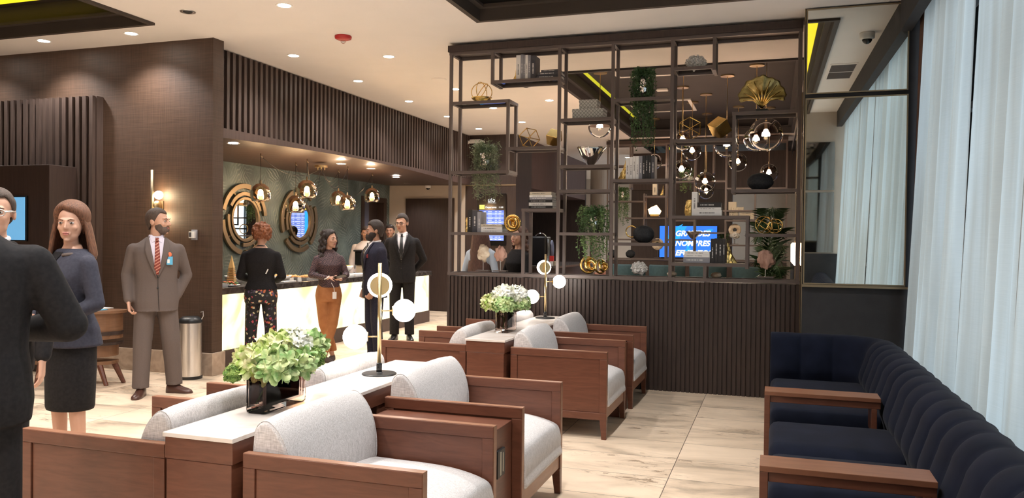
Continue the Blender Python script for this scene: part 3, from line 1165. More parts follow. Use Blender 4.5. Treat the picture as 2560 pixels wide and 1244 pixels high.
def console(y0, y1, label, g):
    t = thing('console_table', label, 'table', ((-2.31 - 1.975) / 2, (y0 + y1) / 2, 0))
    L = (y1 - y0) / 2
    w = .1675
    MB().box(-w, w, -L, L, .702, .72).build('tabletop', 'marble', t, bevel=.002)
    m = MB().box(-w + .006, w - .006, -L + .008, L - .008, .615, .7015)
    m.build('apron', 'wood', t, bevel=.003)
    for a, b in ((-L + .010, -L + .85), (L - .85, L - .010)):
        MB().box(-w + .012, w - .012, a, b, 0, .6145).build('cabinet_box', 'wood', t, bevel=.003)
    return t


console(2.555, 4.60, 'front marble-topped wood console carrying the large green hydrangea vase', 1)
console(5.81, 7.88, 'rear marble-topped wood console carrying the smaller hydrangea vase, near the slatted half wall', 2)


def outlet_box(x0, x1, y, label, face):
    t = thing('side_cabinet', label, 'cabinet', (x0, y, 0), group='narrow wood boxes between the lounge chairs')
    w = x1 - x0
    MB().box(0, w, -.182, .182, 0, .60).build('body', 'wood', t, bevel=.003)
    f = w if face > 0 else 0
    p = MB().box(f - .006, f + .006, -.15, .02, .42, .60 - .06) if False else MB().box(f - .012, f + .012, -.06, .045, .37, .50)
    pl = p.build('outlet_plate', 'black', t, bevel=.002)
    q = MB().box(f + .012, f + .014, -.028, -.014, .38, .49).box(f + .012, f + .014, .008, .018, .39, .48)
    q.build('socket', 'book_cream', pl)
    return t


outlet_box(-1.93, -1.235, 3.572, 'wood box with black power outlet between the right-hand chairs of the front console', 1)
outlet_box(-3.03, -2.35, 3.572, 'narrow wood box between the two left-hand chairs of the front console', -1)
outlet_box(-1.93, -1.235, 6.855, 'narrow wood box between the two right-hand chairs of the rear console', 1)
outlet_box(-3.03, -2.35, 6.855, 'narrow wood box between the two left-hand chairs of the rear console', -1)

# ---- navy sofa
so = thing('sofa', 'long navy velvet sofa with vertical channels and bare wood arms, along the curtains', 'sofa', (0, 0, 0))
path = []
x_l, y_end, rad = 0.64, 6.62, 0.17
for i in range(300):
    path.append((x_l, 0.25 + (y_end - rad - 0.25) * i / 299, -1, 0))
for i in range(1, 10):
    a = R(90) * i / 10
    path.append((x_l - rad + rad * math.cos(a), y_end - rad + rad * math.sin(a), -math.cos(a), -math.sin(a)))
for i in range(40):
    path.append((x_l - rad - (x_l - rad + 0.02) * i / 39, y_end, 0, -1))
dist = [0]
for i in range(1, len(path)):
    dist.append(dist[-1] + math.hypot(path[i][0] - path[i - 1][0], path[i][1] - path[i - 1][1]))
CHW = 0.232
_pp = ((-.02, .20, 0), (-.015, .40, .4), (-.01, .50, 1), (-.035, .60, 1), (-.07, .69, 1), (-.115, .745, .9), (-.17, .768, .7), (-.225, .76, .6), (-.26, .72, .4), (-.27, .60, 0), (-.27, .25, 0), (-.27, .1, 0))
SPROF = []
for i_ in range(len(_pp) - 1):
    q0, q1, q2, q3 = _pp[max(0, i_ - 1)], _pp[i_], _pp[i_ + 1], _pp[min(len(_pp) - 1, i_ + 2)]
    for j_ in range(4):
        t_ = j_ / 4
        SPROF.append(tuple(0.5 * ((2 * q1[k_]) + (-q0[k_] + q2[k_]) * t_ + (2 * q0[k_] - 5 * q1[k_] + 4 * q2[k_] - q3[k_]) * t_ * t_ + (-q0[k_] + 3 * q1[k_] - 3 * q2[k_] + q3[k_]) * t_ ** 3) for k_ in range(3)))
SPROF.append(_pp[-1])
rows = []
for (px, py, nx, ny), d in zip(path, dist):
    bl = abs(math.sin(PI * d / CHW)) ** 0.45
    row = []
    for (o_, z, k) in SPROF if True else ((-.02, .20, 0), (-.015, .40, .4), (-.01, .50, 1), (-.035, .60, 1), (-.07, .69, 1), (-.115, .745, .9), (-.17, .768, .7), (-.225, .76, .6), (-.26, .72, .4), (-.27, .60, 0), (-.27, .25, 0), (-.27, .1, 0)):
        off = o_ + .042 * bl * k
        row.append((px + nx * off, py + ny * off, z + .012 * bl * k * (1 if .66 < z else 0)))
    rows.append(row)
MB().rings(rows).build('backrest', 'velvet', so, smooth=True)


def soft_box(mb, x0, x1, y0, y1, z0, z1, r=.05, crown=.03, n=10):
    rows = []
    for i in range(n + 1):
        u = -1 + 2 * i / n
        a = 1 - abs(u) ** 6
        y = (y0 + y1) / 2 + (y1 - y0) / 2 * u
        e = r * (1 - (1 - min(1, (1 - abs(u)) * (y1 - y0) / 2 / r)) ** 2) ** .5 if (1 - abs(u)) * (y1 - y0) / 2 < r else r
        k = r - e
        zt = z1 + crown * (1 - u * u) - k
        ring = []
        for (cx, cz, a0) in ((x1 - r, z0 + r * .5, -90), (x1 - r, zt - r, 0), (x0 + r, zt - r, 90), (x0 + r, z0 + r * .5, 180)):
            rr = r if cz > z0 + r else r * .5
            for j in range(4):
                an = R(a0 + 30 * j)
                ring.append((cx + (r - k) * math.cos(an), y, cz + rr * math.sin(an) + (crown * .6 * (1 - u * u) if a0 in (0, 90) else 0)))
        rows.append(ring)
    mb.rings(rows)
    return mb


for a, b in ((0.3, 1.02), (1.04, 1.68), (1.9, 2.56), (2.58, 3.34), (3.52, 4.26), (4.27, 5.02), (5.21, 5.80), (5.81, 6.60)):
    soft_box(MB(), -.015, .66, a, b, .24, .43, .05, .02).build('seat_cushion', 'velvet', so, smooth=True)
MB().box(.0, .85, .28, 6.6, .10, .245).build('base', 'velvet', so, bevel=.01)
for a in (1.79, 3.43, 5.115):
    ar = MB().box(-.045, .60, a - .088, a + .088, .576, .60).build('armrest', 'arm_oak', so, bevel=.002)
    MB().box(-.045, -.012, a - .088, a + .088, 0, .576).box(-.012, .60, a - .075, a + .075, .535, .576).build('arm_frame', 'wood', so, bevel=.002)
    MB().box(.55, .58, a - .088, a + .088, .40, .535).build('arm_frame', 'wood', so, bevel=.002)

# ---- globe table lamps
def table_lamp(loc, label):
    t = thing('table_lamp', label, 'lamp', loc, 0, None)
    MB().lathe([(.0, 0), (.098, 0), (.1, .004), (.096, .009), (.02, .012), (.018, .014), (0.0, .014)], 40).build('base', 'black', t, smooth=False)
    s = MB().cap((0, 0, .012), (0, 0, .055), .017, .017).build('socket', 'black_gloss', t, smooth=True)
    MB().tube([(0, 0, .04), (0, 0, .64)], .0115, 16).build('pole', 'brass', t, smooth=True)
    vd = Vector((-.466, .885, 0))
    rt = Vector((.885, .466, 0))
    for (d, z, L, r) in ((vd, .507, .045, .072), (rt, .366, .075, .066), (-rt, .217, .068, .07)):
        e = Vector((0, 0, z)) + d * L
        st = MB().tube([Vector((0, 0, z)), e], .0045, 8).build('stem', 'brass', t, smooth=True)
        ms = Matrix.Translation(e) @ d.to_track_quat('Z', 'Y').to_matrix().to_4x4()
        pr = MB().lathe([(0.0005, -.004), (r * .78 if d == vd else .026, -.004), (r * .79 if d == vd else .027, .0), (r * .78 if d == vd else .024, .006), (0.0005, .006)], 32)
        pr.xf(ms)
        pr.build('back_plate', 'brass', st, smooth=False)
        g = MB().ell((0, 0, r * (.55 if d == vd else .98)), (r, r, r), 36, 24)
        if d == vd:      # sphere cut flat where the brass plate closes it
            g.v = [(a_, b_, max(c_, .007)) for a_, b_, c_ in g.v]
        g.xf(ms)
        g.build('globe', 'e_globe', t, smooth=True)
    return t


table_lamp((-2.149, 4.077, .72), 'brass three-globe table lamp on the front console behind the hydrangea vase')
table_lamp((-2.168, 7.62, .72), 'brass three-globe table lamp on the rear console, against the slatted half wall')

# ---- vases and flowers
def vase(loc, w, l, h, label):
    t = thing('glass_vase', label, 'vase', loc)
    def rr(sx, sy, r, z, n=5):
        out = []
        for (cx, cy, a0) in ((sx - r, sy - r, 0), (-sx + r, sy - r, 90), (-sx + r, -sy + r, 180), (sx - r, -sy + r, 270)):
            for j in range(n + 1):
                a = R(a0 + 90 * j / n)
                out.append((cx + r * math.cos(a), cy + r * math.sin(a), z))
        return out
    a, b = w / 2, l / 2
    m = MB()
    m.rings([rr(a - .01, b - .01, .012, 0), rr(a - .002, b - .002, .014, .006), rr(a, b, .016, .02), rr(a, b, .016, h), rr(a - .006, b - .006, .013, h), rr(a - .007, b - .007, .012, .03)])
    m.build('vessel', 'glass_vase', t, smooth=False)
    s = MB()
    random.seed(int(l * 1000))
    for k in range(10):
        p = Vector((random.uniform(-.6, .6) * a, random.uniform(-.8, .8) * b, h))
        q = Vector((random.uniform(-.6, .6) * a, random.uniform(-.8, .8) * b, .035))
        s.tube([q, (q + p) / 2 + Vector((0, random.uniform(-.02, .02), 0)), p], .0035, 6)
    st = s.build('stems', 'leaf_dark', t, smooth=True)
    lf = MB()
    for k in (0, 2):     # wide leaf lining the inside of the glass
        y = -b * .75 + k * b * .37
        lf.add([(a * .6, y - .03, .04), (a * .55, y + .03, .03), (a * .62, y + .035, h * .8), (a * .58, y - .02, h * .9)], [(0, 1, 2, 3)])
        lf.add([(-a * .6, y - .03, .04), (-a * .55, y + .03, .03), (-a * .62, y + .035, h * .85), (-a * .58, y - .02, h * .7)], [(0, 1, 2, 3)])
    lf.build('leaf_lining', 'wood_mid', t)
    return t


def petals(mb, c, nrm, size, rnd):
    """one floret: four cupped rounded petals"""
    z = nrm.normalized()
    x = z.orthogonal().normalized()
    y = z.cross(x)
    r0 = rnd.uniform(0, 6.28)
    for k in range(4):
        a = r0 + k * PI / 2 + rnd.uniform(-.15, .15)
        d = x * math.cos(a) + y * math.sin(a)
        s = z.cross(d)
        sz = size * rnd.uniform(.85, 1.15)
        cu = rnd.uniform(.05, .75)
        P = lambda u, v: c + d * sz * u + s * sz * v + z * sz * (cu * u * u - .25 * abs(v))
        mb.add([P(0, 0), P(.22, -.30), P(.55, -.54), P(.92, -.46), P(1.10, -.16), P(1.10, .16), P(.92, .46), P(.55, .54), P(.22, .30), P(.6, 0) + z * sz * .10],
               [(k_, (k_ + 1) % 9, 9) for k_ in range(9)])



def hydrangea(c, r, m, label, group, seed, base, n=75, size=.021, name='hydrangea_flower', squash=.8):
    rnd = random.Random(seed)
    c = Vector(c)
    t = thing(name, label, 'flower', c, 0, group)
    mb = MB()
    for i in range(n):
        zz = 1 - 1.65 * (i + .5) / n
        a = i * 2.39996
        q = math.sqrt(max(0, 1 - zz * zz))
        d = Vector((q * math.cos(a), q * math.sin(a), zz))
        p = Vector((d.x * r, d.y * r, d.z * r * squash)) * rnd.uniform(.90, 1.05)
        petals(mb, p, d + Vector((rnd.uniform(-.35, .35), rnd.uniform(-.35, .35), rnd.uniform(-.2, .35))), size, rnd)
    mb.build('petals', m, t)
    MB().ell((0, 0, 0), (r * .8, r * .8, r * squash * .8), 12, 8).build('core', 'leaf', t, smooth=True)
    b = Vector(base) - c
    MB().tube([(0, 0, 0), b * .5 + Vector((0, 0, -.01)), b], .0035, 6).build('stem', 'leaf_dark', t, smooth=True)
    return t


def viburnum(c, r, label, seed, base, group):
    rnd = random.Random(seed)
    c = Vector(c)
    t = thing('green_blossom', label, 'flower', c, 0, group)
    mb = MB()
    for i in range(420):
        zz = 1 - 2 * (i + .5) / 420
        a = i * 2.39996
        q = math.sqrt(max(0, 1 - zz * zz))
        d = Vector((q * math.cos(a), q * math.sin(a), zz))
        lump = 1 + .13 * math.sin(7 * d.x + seed) * math.sin(6 * d.y) + .1 * math.sin(9 * d.z)
        petals(mb, d * r * lump, d + Vector((rnd.uniform(-.5, .5), rnd.uniform(-.5, .5), 0)), .0052, rnd)
    mb.build('florets', 'viburnum', t)
    MB().ell((0, 0, 0), (r * .85, r * .85, r * .85), 10, 8).build('core', 'leaf_dark', t, smooth=True)
    b = Vector(base) - c
    MB().tube([(0, 0, 0), b * .5, b], .003, 6).build('stem', 'leaf_dark', t, smooth=True)


vase((-2.165, 3.115, .7205), .105, .33, .20, 'smoky rectangular glass vase of green hydrangeas on the front console')
GA = 'flowers in the large vase on the front console'
base = (-2.165, 3.1, .80)
hydrangea((-2.215, 3.02, .935), .082, 'petal_lime', 'pale lime hydrangea head at the left of the front vase', GA, 1, base, 55, .034)
hydrangea((-2.115, 3.03, .925), .085, 'petal_green', 'green hydrangea head hanging over the middle front rim of the front vase', GA, 2, base, 52, .036)
hydrangea((-2.165, 3.12, .985), .085, 'petal_lime', 'yellow-green hydrangea head at the crown of the front vase', GA, 3, base, 60, .032)
hydrangea((-2.13, 3.18, 1.0), .08, 'petal_white', 'small white hydrangea head at the top of the front vase', GA, 4, base, 85, .020)
hydrangea((-2.08, 3.14, .925), .075, 'petal_green', 'green hydrangea head low at the right of the front vase', GA, 5, base, 55, .034)
hydrangea((-2.14, 3.33, .97), .08, 'petal_green', 'pale green hydrangea head at the far back right of the front vase', GA, 6, base, 55, .034)
hydrangea((-2.24, 3.16, .93), .07, 'petal_lime', 'lime hydrangea head behind on the console-left side of the front vase', GA, 7, base, 50, .034)
viburnum((-2.045, 3.235, .935), .044, 'dense dark green blossom at the right edge of the front vase', 1, base, GA)
viburnum((-2.075, 3.20, .895), .036, 'smaller dense green blossom below the other at the right of the front vase', 2, base, GA)
viburnum((-2.265, 2.93, .895), .036, 'dense green blossom at the far left edge of the front vase', 4, base, GA)

vase((-2.16, 6.375, .7205), .115, .25, .19, 'smoky rectangular glass vase of white and lime hydrangeas on the rear console')
GB = 'flowers in the smaller vase on the rear console'
base = (-2.16, 6.37, .80)
for i, (c, r, m, lb) in enumerate((((-2.26, 6.30, .965), .085, 'petal_lime', 'lime hydrangea head at the left of the rear vase'),
                                   ((-2.17, 6.33, 1.035), .09, 'petal_white', 'white hydrangea head at the crown of the rear vase'),
                                   ((-2.08, 6.40, 1.03), .085, 'petal_white', 'white hydrangea head at the top right of the rear vase'),
                                   ((-2.15, 6.27, .955), .085, 'petal_green', 'green hydrangea head low in the middle of the rear vase'),
                                   ((-2.05, 6.42, .965), .08, 'petal_green', 'green hydrangea head at the right of the rear vase'),
                                   ((-2.21, 6.46, .99), .08, 'petal_white', 'white hydrangea head at the back of the rear vase'))):
    hydrangea(c, r, m, lb, GB, 20 + i, base, 70, .026)

# ================================================================ CEILING FITTINGS
ZC = CEIL + .32
DL = [(-7.68, 6.68, 0, 'round recessed downlight at the far upper left, above the brown wall'), (-6.49, 6.70, 0, 'round recessed downlight second from the left, above the brown wall'),
      (-4.323, 6.29, 0, 'largest bright downlight at the top, left of the red fire alarm'), (-5.40, 8.05, 0, 'downlight between the brown wall and the slatted fascia, nearest of its row'),
      (-4.335, 8.40, 0, 'bright downlight to the right, past the red fire alarm'), (-5.41, 9.59, 0, 'second downlight of the row along the slatted fascia'),
      (-5.43, 11.21, 0, 'third downlight of the row along the slatted fascia'), (-5.44, 12.77, 0, 'fourth downlight of the row along the slatted fascia, just left of the divider'),
      (-4.353, 10.48, 0, 'downlight seen through the left bay of the divider, level with the gold ring bowl'), (-4.37, 12.14, 0, 'downlight seen just below the gold ring bowl shelf'),
      (-4.38, 13.72, 0, 'downlight seen above the gold wire cube at the left'), (-5.46, 14.35, 0, 'last downlight of the fascia row, close to the dark core wall'),
      (-2.45, 8.75, 0, 'downlight right behind the divider top, over the stack of dark books')]
dl0 = None


def downlight(x, y, label, energy=42, z=CEIL):
    global dl0
    t = thing('downlight', label, 'ceiling light', (x, y, z), 0, 'round recessed downlights')
    MB().lathe([(.058, -.001), (.075, -.004), (.078, 0.0), (.058, .004)], 28, cap=False).build('trim_ring', 'white', t)
    MB().lathe([(0.0001, -.0015), (.058, -.0015)], 24, cap=False).build('lens', 'e_down', t)
    light('downlight_beam', 'SPOT', (0, 0, -.02), energy, (1.0, .98, .96), t, spot_size=R(125), spot_blend=.75, shadow_soft_size=.05)
    return t


for x, y, _, l in DL:
    downlight(x, y, l, 72 if x < -6 else 46)
for y in (1.6, 3.6, 5.6):
    o = downlight(-1.1, y, 'round recessed downlight in the sunken coffer over the lounge chairs', 95, ZC)
    o['group'] = 'downlights in the coffer over the lounge chairs'
# unseen downlights, added out of view as fill light for the room
GD = 'unseen fill downlights added behind and above the viewer'
for i, (x, y) in enumerate(((-4.33, 4.6), (-4.33, 2.6), (-4.33, .6), (-3.4, 5.4), (-3.3, 2.6), (-8.9, 6.65), (-7.6, 4.2), (-5.4, 3.6), (-5.4, 1.4), (-4.33, -1.0), (-3.25, 4.2), (-3.2, -.6), (-3.2, 1.0), (-5.4, -.8), (-1.2, -2.0), (.3, -2.0), (-6.8, -.2))):
    o = downlight(x, y, 'unseen round recessed downlight added as fill light, outside the top of the view', (40 if y > 2 else 62) if x < -3.8 else 78)
    o['group'] = GD
for x, y, l in ((-6.588, 13.09, 'soffit downlight nearer the pendant cluster, over the far end of the buffet'), (-7.057, 14.54, 'soffit downlight farther back, left of the ceiling camera')):
    downlight(x, y, l, 25, 2.628)
for x, y, l in ((-6.2, 8.0, 'soffit downlight above the near end of the buffet'), (-6.25, 10.59, 'soffit downlight right behind the fascia above the middle of the buffet'), (-6.2, 11.43, 'soffit downlight right behind the fascia, beyond the pendant canopy')):
    downlight(x, y, l, 22, 2.628)
downlight(-5.384, 17.0, 'nearer downlight in the lowered ceiling over the coffee machine', 60, 2.618)
downlight(-5.384, 19.4, 'farther downlight added to brighten the recess over the coffee counter', 50, 2.618)  # extra lamp, added to brighten the dark recess
for x, y, l in ((-3.3, 11.7, 'downlight left of the far grey coffer, over the passage'), (-3.4, 17.0, 'downlight seen over the chrome bowl'), (-1.9, 16.9, 'downlight beyond the grey coffer, above the row of books'), (-.6, 16.9, 'downlight beyond the grey coffer, beside the big globe pendant'),
                (-3.4, 14.2, 'downlight in the far passage left of the coffer'), (-3.6, 20.2, 'far downlight past the dark television wall'), (-4.1, 25, 'distant downlight near the pale column'), (-5.3, 24, 'distant downlight over the far lounge at the pale wall')):
    downlight(x, y, l, 85)

t = thing('fire_alarm', 'red fire alarm with a clear strobe on the ceiling', 'alarm', (-4.365, 7.414, CEIL))
MB().lathe([(.0, -.045), (.05, -.045), (.085, -.03), (.09, -.01), (.086, 0)], 32).build('housing', 'red', t, smooth=True)
MB().ell((0, 0, -.05), (.028, .028, .03), 16, 10).build('strobe', 'glass_clear', t, smooth=True)
t = thing('eyeball_light', 'unlit black eyeball spotlight in the ceiling, upper left', 'ceiling light', (-5.33, 6.2, CEIL))
MB().lathe([(.052, -.002), (.07, -.006), (.073, 0)], 28, cap=False).build('trim_ring', 'steel', t)
MB().ell((0, 0, 0.01), (.05, .05, .03), 16, 8).build('eyeball', 'black', t, smooth=True)
t = thing('eyeball_light', 'unlit black eyeball spotlight seen under the upper book shelf', 'ceiling light', (-3.317, 10.55, CEIL))
MB().lathe([(.052, -.002), (.07, -.006), (.073, 0)], 28, cap=False).build('trim_ring', 'steel', t)
MB().ell((0, 0, 0.01), (.05, .05, .03), 16, 8).build('eyeball', 'black', t, smooth=True)
tag(MB().lathe([(0, -.012), (.09, -.012), (.1, -.004), (.1, 0)], 32, (-4.29, 9.77, CEIL)).build('ceiling_speaker', 'ceiling_paint'), 'flat round cream ceiling speaker just left of the divider top', 'speaker')
t = thing('emergency_light', 'white twin-head emergency light on the dark core wall under the ceiling', 'light', (-5.85, 15.19, 3.50))
MB().box(-.12, .12, -.03, .0, -.03, .05).build('housing', 'white', t, bevel=.01)
for s in (-1, 1):
    MB().cap((s * .14, -.02, 0), (s * .19, -.07, -.03), .035, .05).build('lamp_head', 'white', t, smooth=True)
def dome_cam(loc, label, s=1.0):
    t = thing('dome_camera', label, 'camera', loc)
    MB().lathe([(.001, 0), (.07 * s, 0), (.075 * s, -.01 * s), (.072 * s, -.06 * s), (.05 * s, -.07 * s)], 28).build('housing', 'white', t, smooth=True)
    MB().ell((0, 0, -.066 * s), (.05 * s, .05 * s, .05 * s), 20, 12).build('dome', 'black_gloss', t, smooth=True)
dome_cam((-6.86, 15.10, 2.615), 'small white dome camera under the soffit by the end wall', .8)
dome_cam((.88, 6.5, CEIL), 'white dome camera on the ceiling by the curtain, seen in the upper mirror', 1.0)
t = thing('air_vent', 'white slatted air vent in the ceiling beside the coffer, seen in the upper mirror', 'vent', (.79, 4.3, CEIL))
MB().box(-.16, .16, -.55, .55, -.01, 0.0).build('frame', 'ceiling_paint', t)
m = MB()
for k in range(2):
    for j in range(16):
        y = -.52 + k * .53 + j * .031
        m.box(-.145, .145, y, y + .016, -.013, -.0101)
m.build('slats', 'metal_frame', t)
# air-conditioning cassettes and square grilles in the grey coffer
ZC = CEIL + .32
for (x, y, w, l, lab) in ((-1.72, 11.3, .55, .5, 'nearer white framed ceiling air unit in the grey coffer, above the coral'), (-1.95, 14.5, .55, .6, 'farther white framed ceiling air unit in the grey coffer, between pendant rods')):
    t = thing('ceiling_air_unit', lab, 'air conditioner', (x, y, ZC))
    e = .06
    MB().box(-w, w, -l, -l + e, -.02, 0).box(-w, w, l - e, l, -.02, 0).box(-w, -w + e, -l + e, l - e, -.02, 0).box(w - e, w, -l + e, l - e, -.02, 0).build('frame', 'white', t)
    MB().box(-w + e, w - e, -l + e, l - e, -.012, 0).build('grille', 'coffer_grey', t)
for (x, y, lab) in ((-1.75, 12.9, 'small white ceiling sensor in the coffer between the two air units'), (-2.25, 14.1, 'small flat white ceiling sensor left of the farther air unit')):
    tag(MB().box(x - .09, x + .09, y - .07, y + .07, ZC - .035, ZC).build('ceiling_sensor', 'white', bevel=.01), lab, 'sensor')

# ================================================================ BUFFET
t = thing('buffet_counter', 'long buffet counter with glowing onyx front panels under a dark stone top', 'counter', (FX + .027, 10.3, 0))
Y0, Y1 = 7.44 - 10.3, 13.2 - 10.3
MB().box(-.72, .03, Y0, Y1 + .03, .845, .92).build('countertop', 'slab', t, bevel=.006)
MB().box(-.66, -.012, Y0, Y1 - .01, 0, .845).build('body', 'wood_dark', t)
MB().box(-.012, .006, Y0, Y1, 0.0, .20).build('plinth', 'wood_mid', t)
for a, b in ((Y0, -1.026), (-1.016, .80), (.81, 2.60), (2.61, Y1 - .03)):
    MB().box(-.010, .0, a, b, .206, .842).build('light_panel', 'onyx', t)
MB().box(-.012, .006, Y1 - .03, Y1, .20, .843).build('corner_post', 'wood_mid', t)
BX = FX - .3   # middle of the counter


def plate(mb, c, r, h=.014):
    mb.lathe([(r * .55, 0), (r * .62, .002), (r, h), (r * .98, h + .002), (r * .6, .006), (0.001, .005)], 24, c)
    return mb


def bowl(name, c, r, h, m, food, fm, label, group='dishes on the buffet', square=False):
    t = thing(name, label, 'dish', c, 0, group)
    MB().lathe([(r * .5, 0), (r * .62, .004), (r * .85, h * .5), (r, h), (r * .97, h), (r * .8, h * .5), (r * .5, .012), (.001, .01)], 28).build('dish', m, t, smooth=True)
    rnd = random.Random(int(c[1] * 100))
    f = MB()
    for k in range(food):
        a, q = rnd.uniform(0, 6.28), rnd.uniform(0, .78) * r
        f.ell((q * math.cos(a), q * math.sin(a), h * .82 + .03 * rnd.random() * (1 - q / r)), (rnd.uniform(.018, .035), rnd.uniform(.015, .03), .014), 8, 5, tilt=Matrix.Rotation(rnd.uniform(0, 3), 3, 'Z'))
    f.build('food', fm, t, smooth=True)
    return t


def tray(c, lx, ly, m, fm, n, label, rz=0, name='serving_tray'):
    t = thing(name, label, 'dish', c, rz, 'dishes on the buffet')
    MB().rings([[(-lx * .9, -ly * .9, 0), (lx * .9, -ly * .9, 0), (lx * .9, ly * .9, 0), (-lx * .9, ly * .9, 0)], [(-lx, -ly, .035), (lx, -ly, .035), (lx, ly, .035), (-lx, ly, .035)],
                [(-lx * .95, -ly * .97, .035), (lx * .95, -ly * .97, .035), (lx * .95, ly * .97, .035), (-lx * .95, ly * .97, .035)], [(-lx * .88, -ly * .9, .01), (lx * .88, -ly * .9, .01), (lx * .88, ly * .9, .01), (-lx * .88, ly * .9, .01)]]).build('tray', m, t)
    rnd = random.Random(n)
    f = MB()
    for k in range(n):
        f.ell((rnd.uniform(-.8, .8) * lx, rnd.uniform(-.85, .85) * ly, .034 + .012 * rnd.random()), (.03, .022, .018), 8, 5, tilt=Matrix.Rotation(rnd.uniform(0, 3), 3, 'Z'))
    f.build('food', fm, t, smooth=True)


ZT = .9205
bowl('serving_bowl', (BX - .1, 7.72, ZT + .0), .16, .05, 'black', 40, 'white', 'dark platter heaped with white morsels at the near end of the buffet')
bowl('serving_bowl', (BX - .1, 8.28, ZT), .13, .10, 'white', 26, 'food_red', 'deep white bowl of red and cream salad left of the red-haired woman')
tray((BX + .10, 7.62, ZT), .12, .14, 'white', 'food_yellow', 16, 'white tray of yellow bites at the counter edge by the brown wall corner')
for k, (x, y, s, l) in enumerate(((BX - .02, 7.80, .85, 'smaller tapering wooden tower of slotted blocks on the buffet'), (BX + .08, 7.98, 1.0, 'taller tapering wooden tower of slotted blocks on the buffet'))):
    t = thing('wooden_tower', l, 'decoration', (x, y, ZT), .3)
    m = MB()
    for j in range(10):
        w = .048 - .0018 * j
        m.box(-w * s, w * s, -w * s, w * s, j * .021 * s, (j * .021 + .0145) * s)
        m.box(-w * s * .55, w * s * .55, -w * s * .55, w * s * .55, (j * .021 + .0145) * s, (j * .021 + .021) * s)
    m.build('stack', 'wood_light', t)
    w = .03 * s
    MB().rings([[(-w, -w, .21 * s), (w, -w, .21 * s), (w, w, .21 * s), (-w, w, .21 * s)], [(-.001, -.001, .36 * s), (.001, -.001, .36 * s), (.001, .001, .36 * s), (-.001, .001, .36 * s)]]).build('spire', 'wood_light', t)
t = thing('wooden_tower', 'darker brown wooden tower between the two paler ones', 'decoration', (BX - .12, 7.95, ZT), .3)
MB().rings([[(-w, -w, z * .3) for w in (.035,)] + [(.035, -.035, z * .3), (.035, .035, z * .3), (-.035, .035, z * .3)] for z in (0, .6)] + [[(-.002, -.002, .30), (.002, -.002, .30), (.002, .002, .30), (-.002, .002, .30)]]).build('stack', 'wood_mid', t)
t = thing('garnish_plate', 'plate of leafy greens and red garnish in front of the wooden towers', 'dish', (BX + .16, 7.86, ZT), 0, 'dishes on the buffet')
plate(MB(), (0, 0, 0), .11).build('plate', 'white', t, smooth=True)
for nm, mm, n, s0 in (('leaves', 'food_green', 26, 1), ('garnish', 'food_red', 16, 2)):
    rnd = random.Random(s0)
    m = MB()
    for k in range(n):
        a, q = rnd.uniform(0, 6.28), rnd.uniform(0, .085)
        m.ell((q * math.cos(a), q * math.sin(a), .02 + .02 * s0 * rnd.random()), (.02, .012, .008), 8, 5, tilt=Matrix.Rotation(rnd.uniform(0, 3), 3, 'Z'))
    m.build(nm, mm, t, smooth=True)
bowl('serving_bowl', (BX + .02, 9.02, ZT), .17, .075, 'white', 44, 'bread', 'white oval dish of fried rolls right of the red-haired woman')
tray((BX - .12, 9.45, ZT), .12, .2, 'white_gloss', 'bread', 30, 'white tray of golden pastries at the back of the buffet')
tray((BX + .08, 9.62, ZT), .11, .2, 'white', 'bread', 26, 'white tray of toasted breads behind the woman in rust trousers')
t = thing('serving_tongs', 'clear serving tongs standing up from the pastry dishes', 'tongs', (BX - .1, 9.12, ZT + .045), 0, 'tongs on the buffet')
MB().tube([(0, 0, 0), (.02, .10, .19)], .007, 6).tube([(0, .02, 0), (0.0, -.1, .16)], .007, 6).build('arms', 'glass_clear', t)
tag(MB().box(BX + .20, BX + .27, 8.78, 9.05, ZT, ZT + .014).build('white_plate', 'white', bevel=.003), 'flat white rectangular plate at the counter edge right of the red-haired woman', 'plate', 'dishes on the buffet')
tag(MB().rings([[(BX + .27, 9.1, ZT), (BX + .27, 9.18, ZT), (BX + .25, 9.18, ZT), (BX + .25, 9.1, ZT)], [(BX + .262, 9.1, ZT + .05), (BX + .262, 9.18, ZT + .05), (BX + .258, 9.18, ZT + .05), (BX + .258, 9.1, ZT + .05)]]).build('label_card', 'paper'), 'small white food label tent on the counter edge left of the woman in rust', 'sign', 'food label tents')
tag(MB().rings([[(BX + .27, 8.92, ZT), (BX + .27, 9.0, ZT), (BX + .25, 9.0, ZT), (BX + .25, 8.92, ZT)], [(BX + .262, 8.92, ZT + .05), (BX + .262, 9.0, ZT + .05), (BX + .258, 9.0, ZT + .05), (BX + .258, 8.92, ZT + .05)]]).build('label_card', 'paper'), 'small white food label tent just right of the red-haired woman', 'sign', 'food label tents')
bowl('serving_bowl', (BX - .12, 10.9, ZT + .06), .17, .09, 'white_gloss', 60, 'food_yellow', 'raised white bowl of yellow fries between the two talking guests')
tag(MB().lathe([(.08, 0), (.08, .06), (.001, .06)], 20, (BX - .12, 10.9, ZT)).build('bowl_stand', 'black'), 'short black stand under the bowl of yellow fries', 'stand')
tag(MB().box(BX + .1, BX + .24, 10.35, 10.62, ZT, ZT + .03).build('napkin_box', 'white_gloss', bevel=.004), 'white folded box beside the phone of the woman in rust', 'box')
tag(MB().box(BX + .05, BX + .2, 10.75, 11.15, ZT, ZT + .035).build('white_tray', 'white', bevel=.004), 'long white tray in front of the man in the navy suit', 'tray')
t = thing('coffee_urn', 'black boxy dispenser on a cream base behind the man in the navy suit', 'dispenser', (BX - .16, 11.75, ZT))
MB().box(-.12, .12, -.14, .14, 0, .14).build('base', 'book_cream', t, bevel=.005)
MB().box(-.14, .14, -.16, .16, .14, .36).build('body', 'black_gloss', t, bevel=.01)
MB().box(-.16, .16, -.18, .18, .36, .39).build('lid', 'black', t, bevel=.01)
pl0 = None
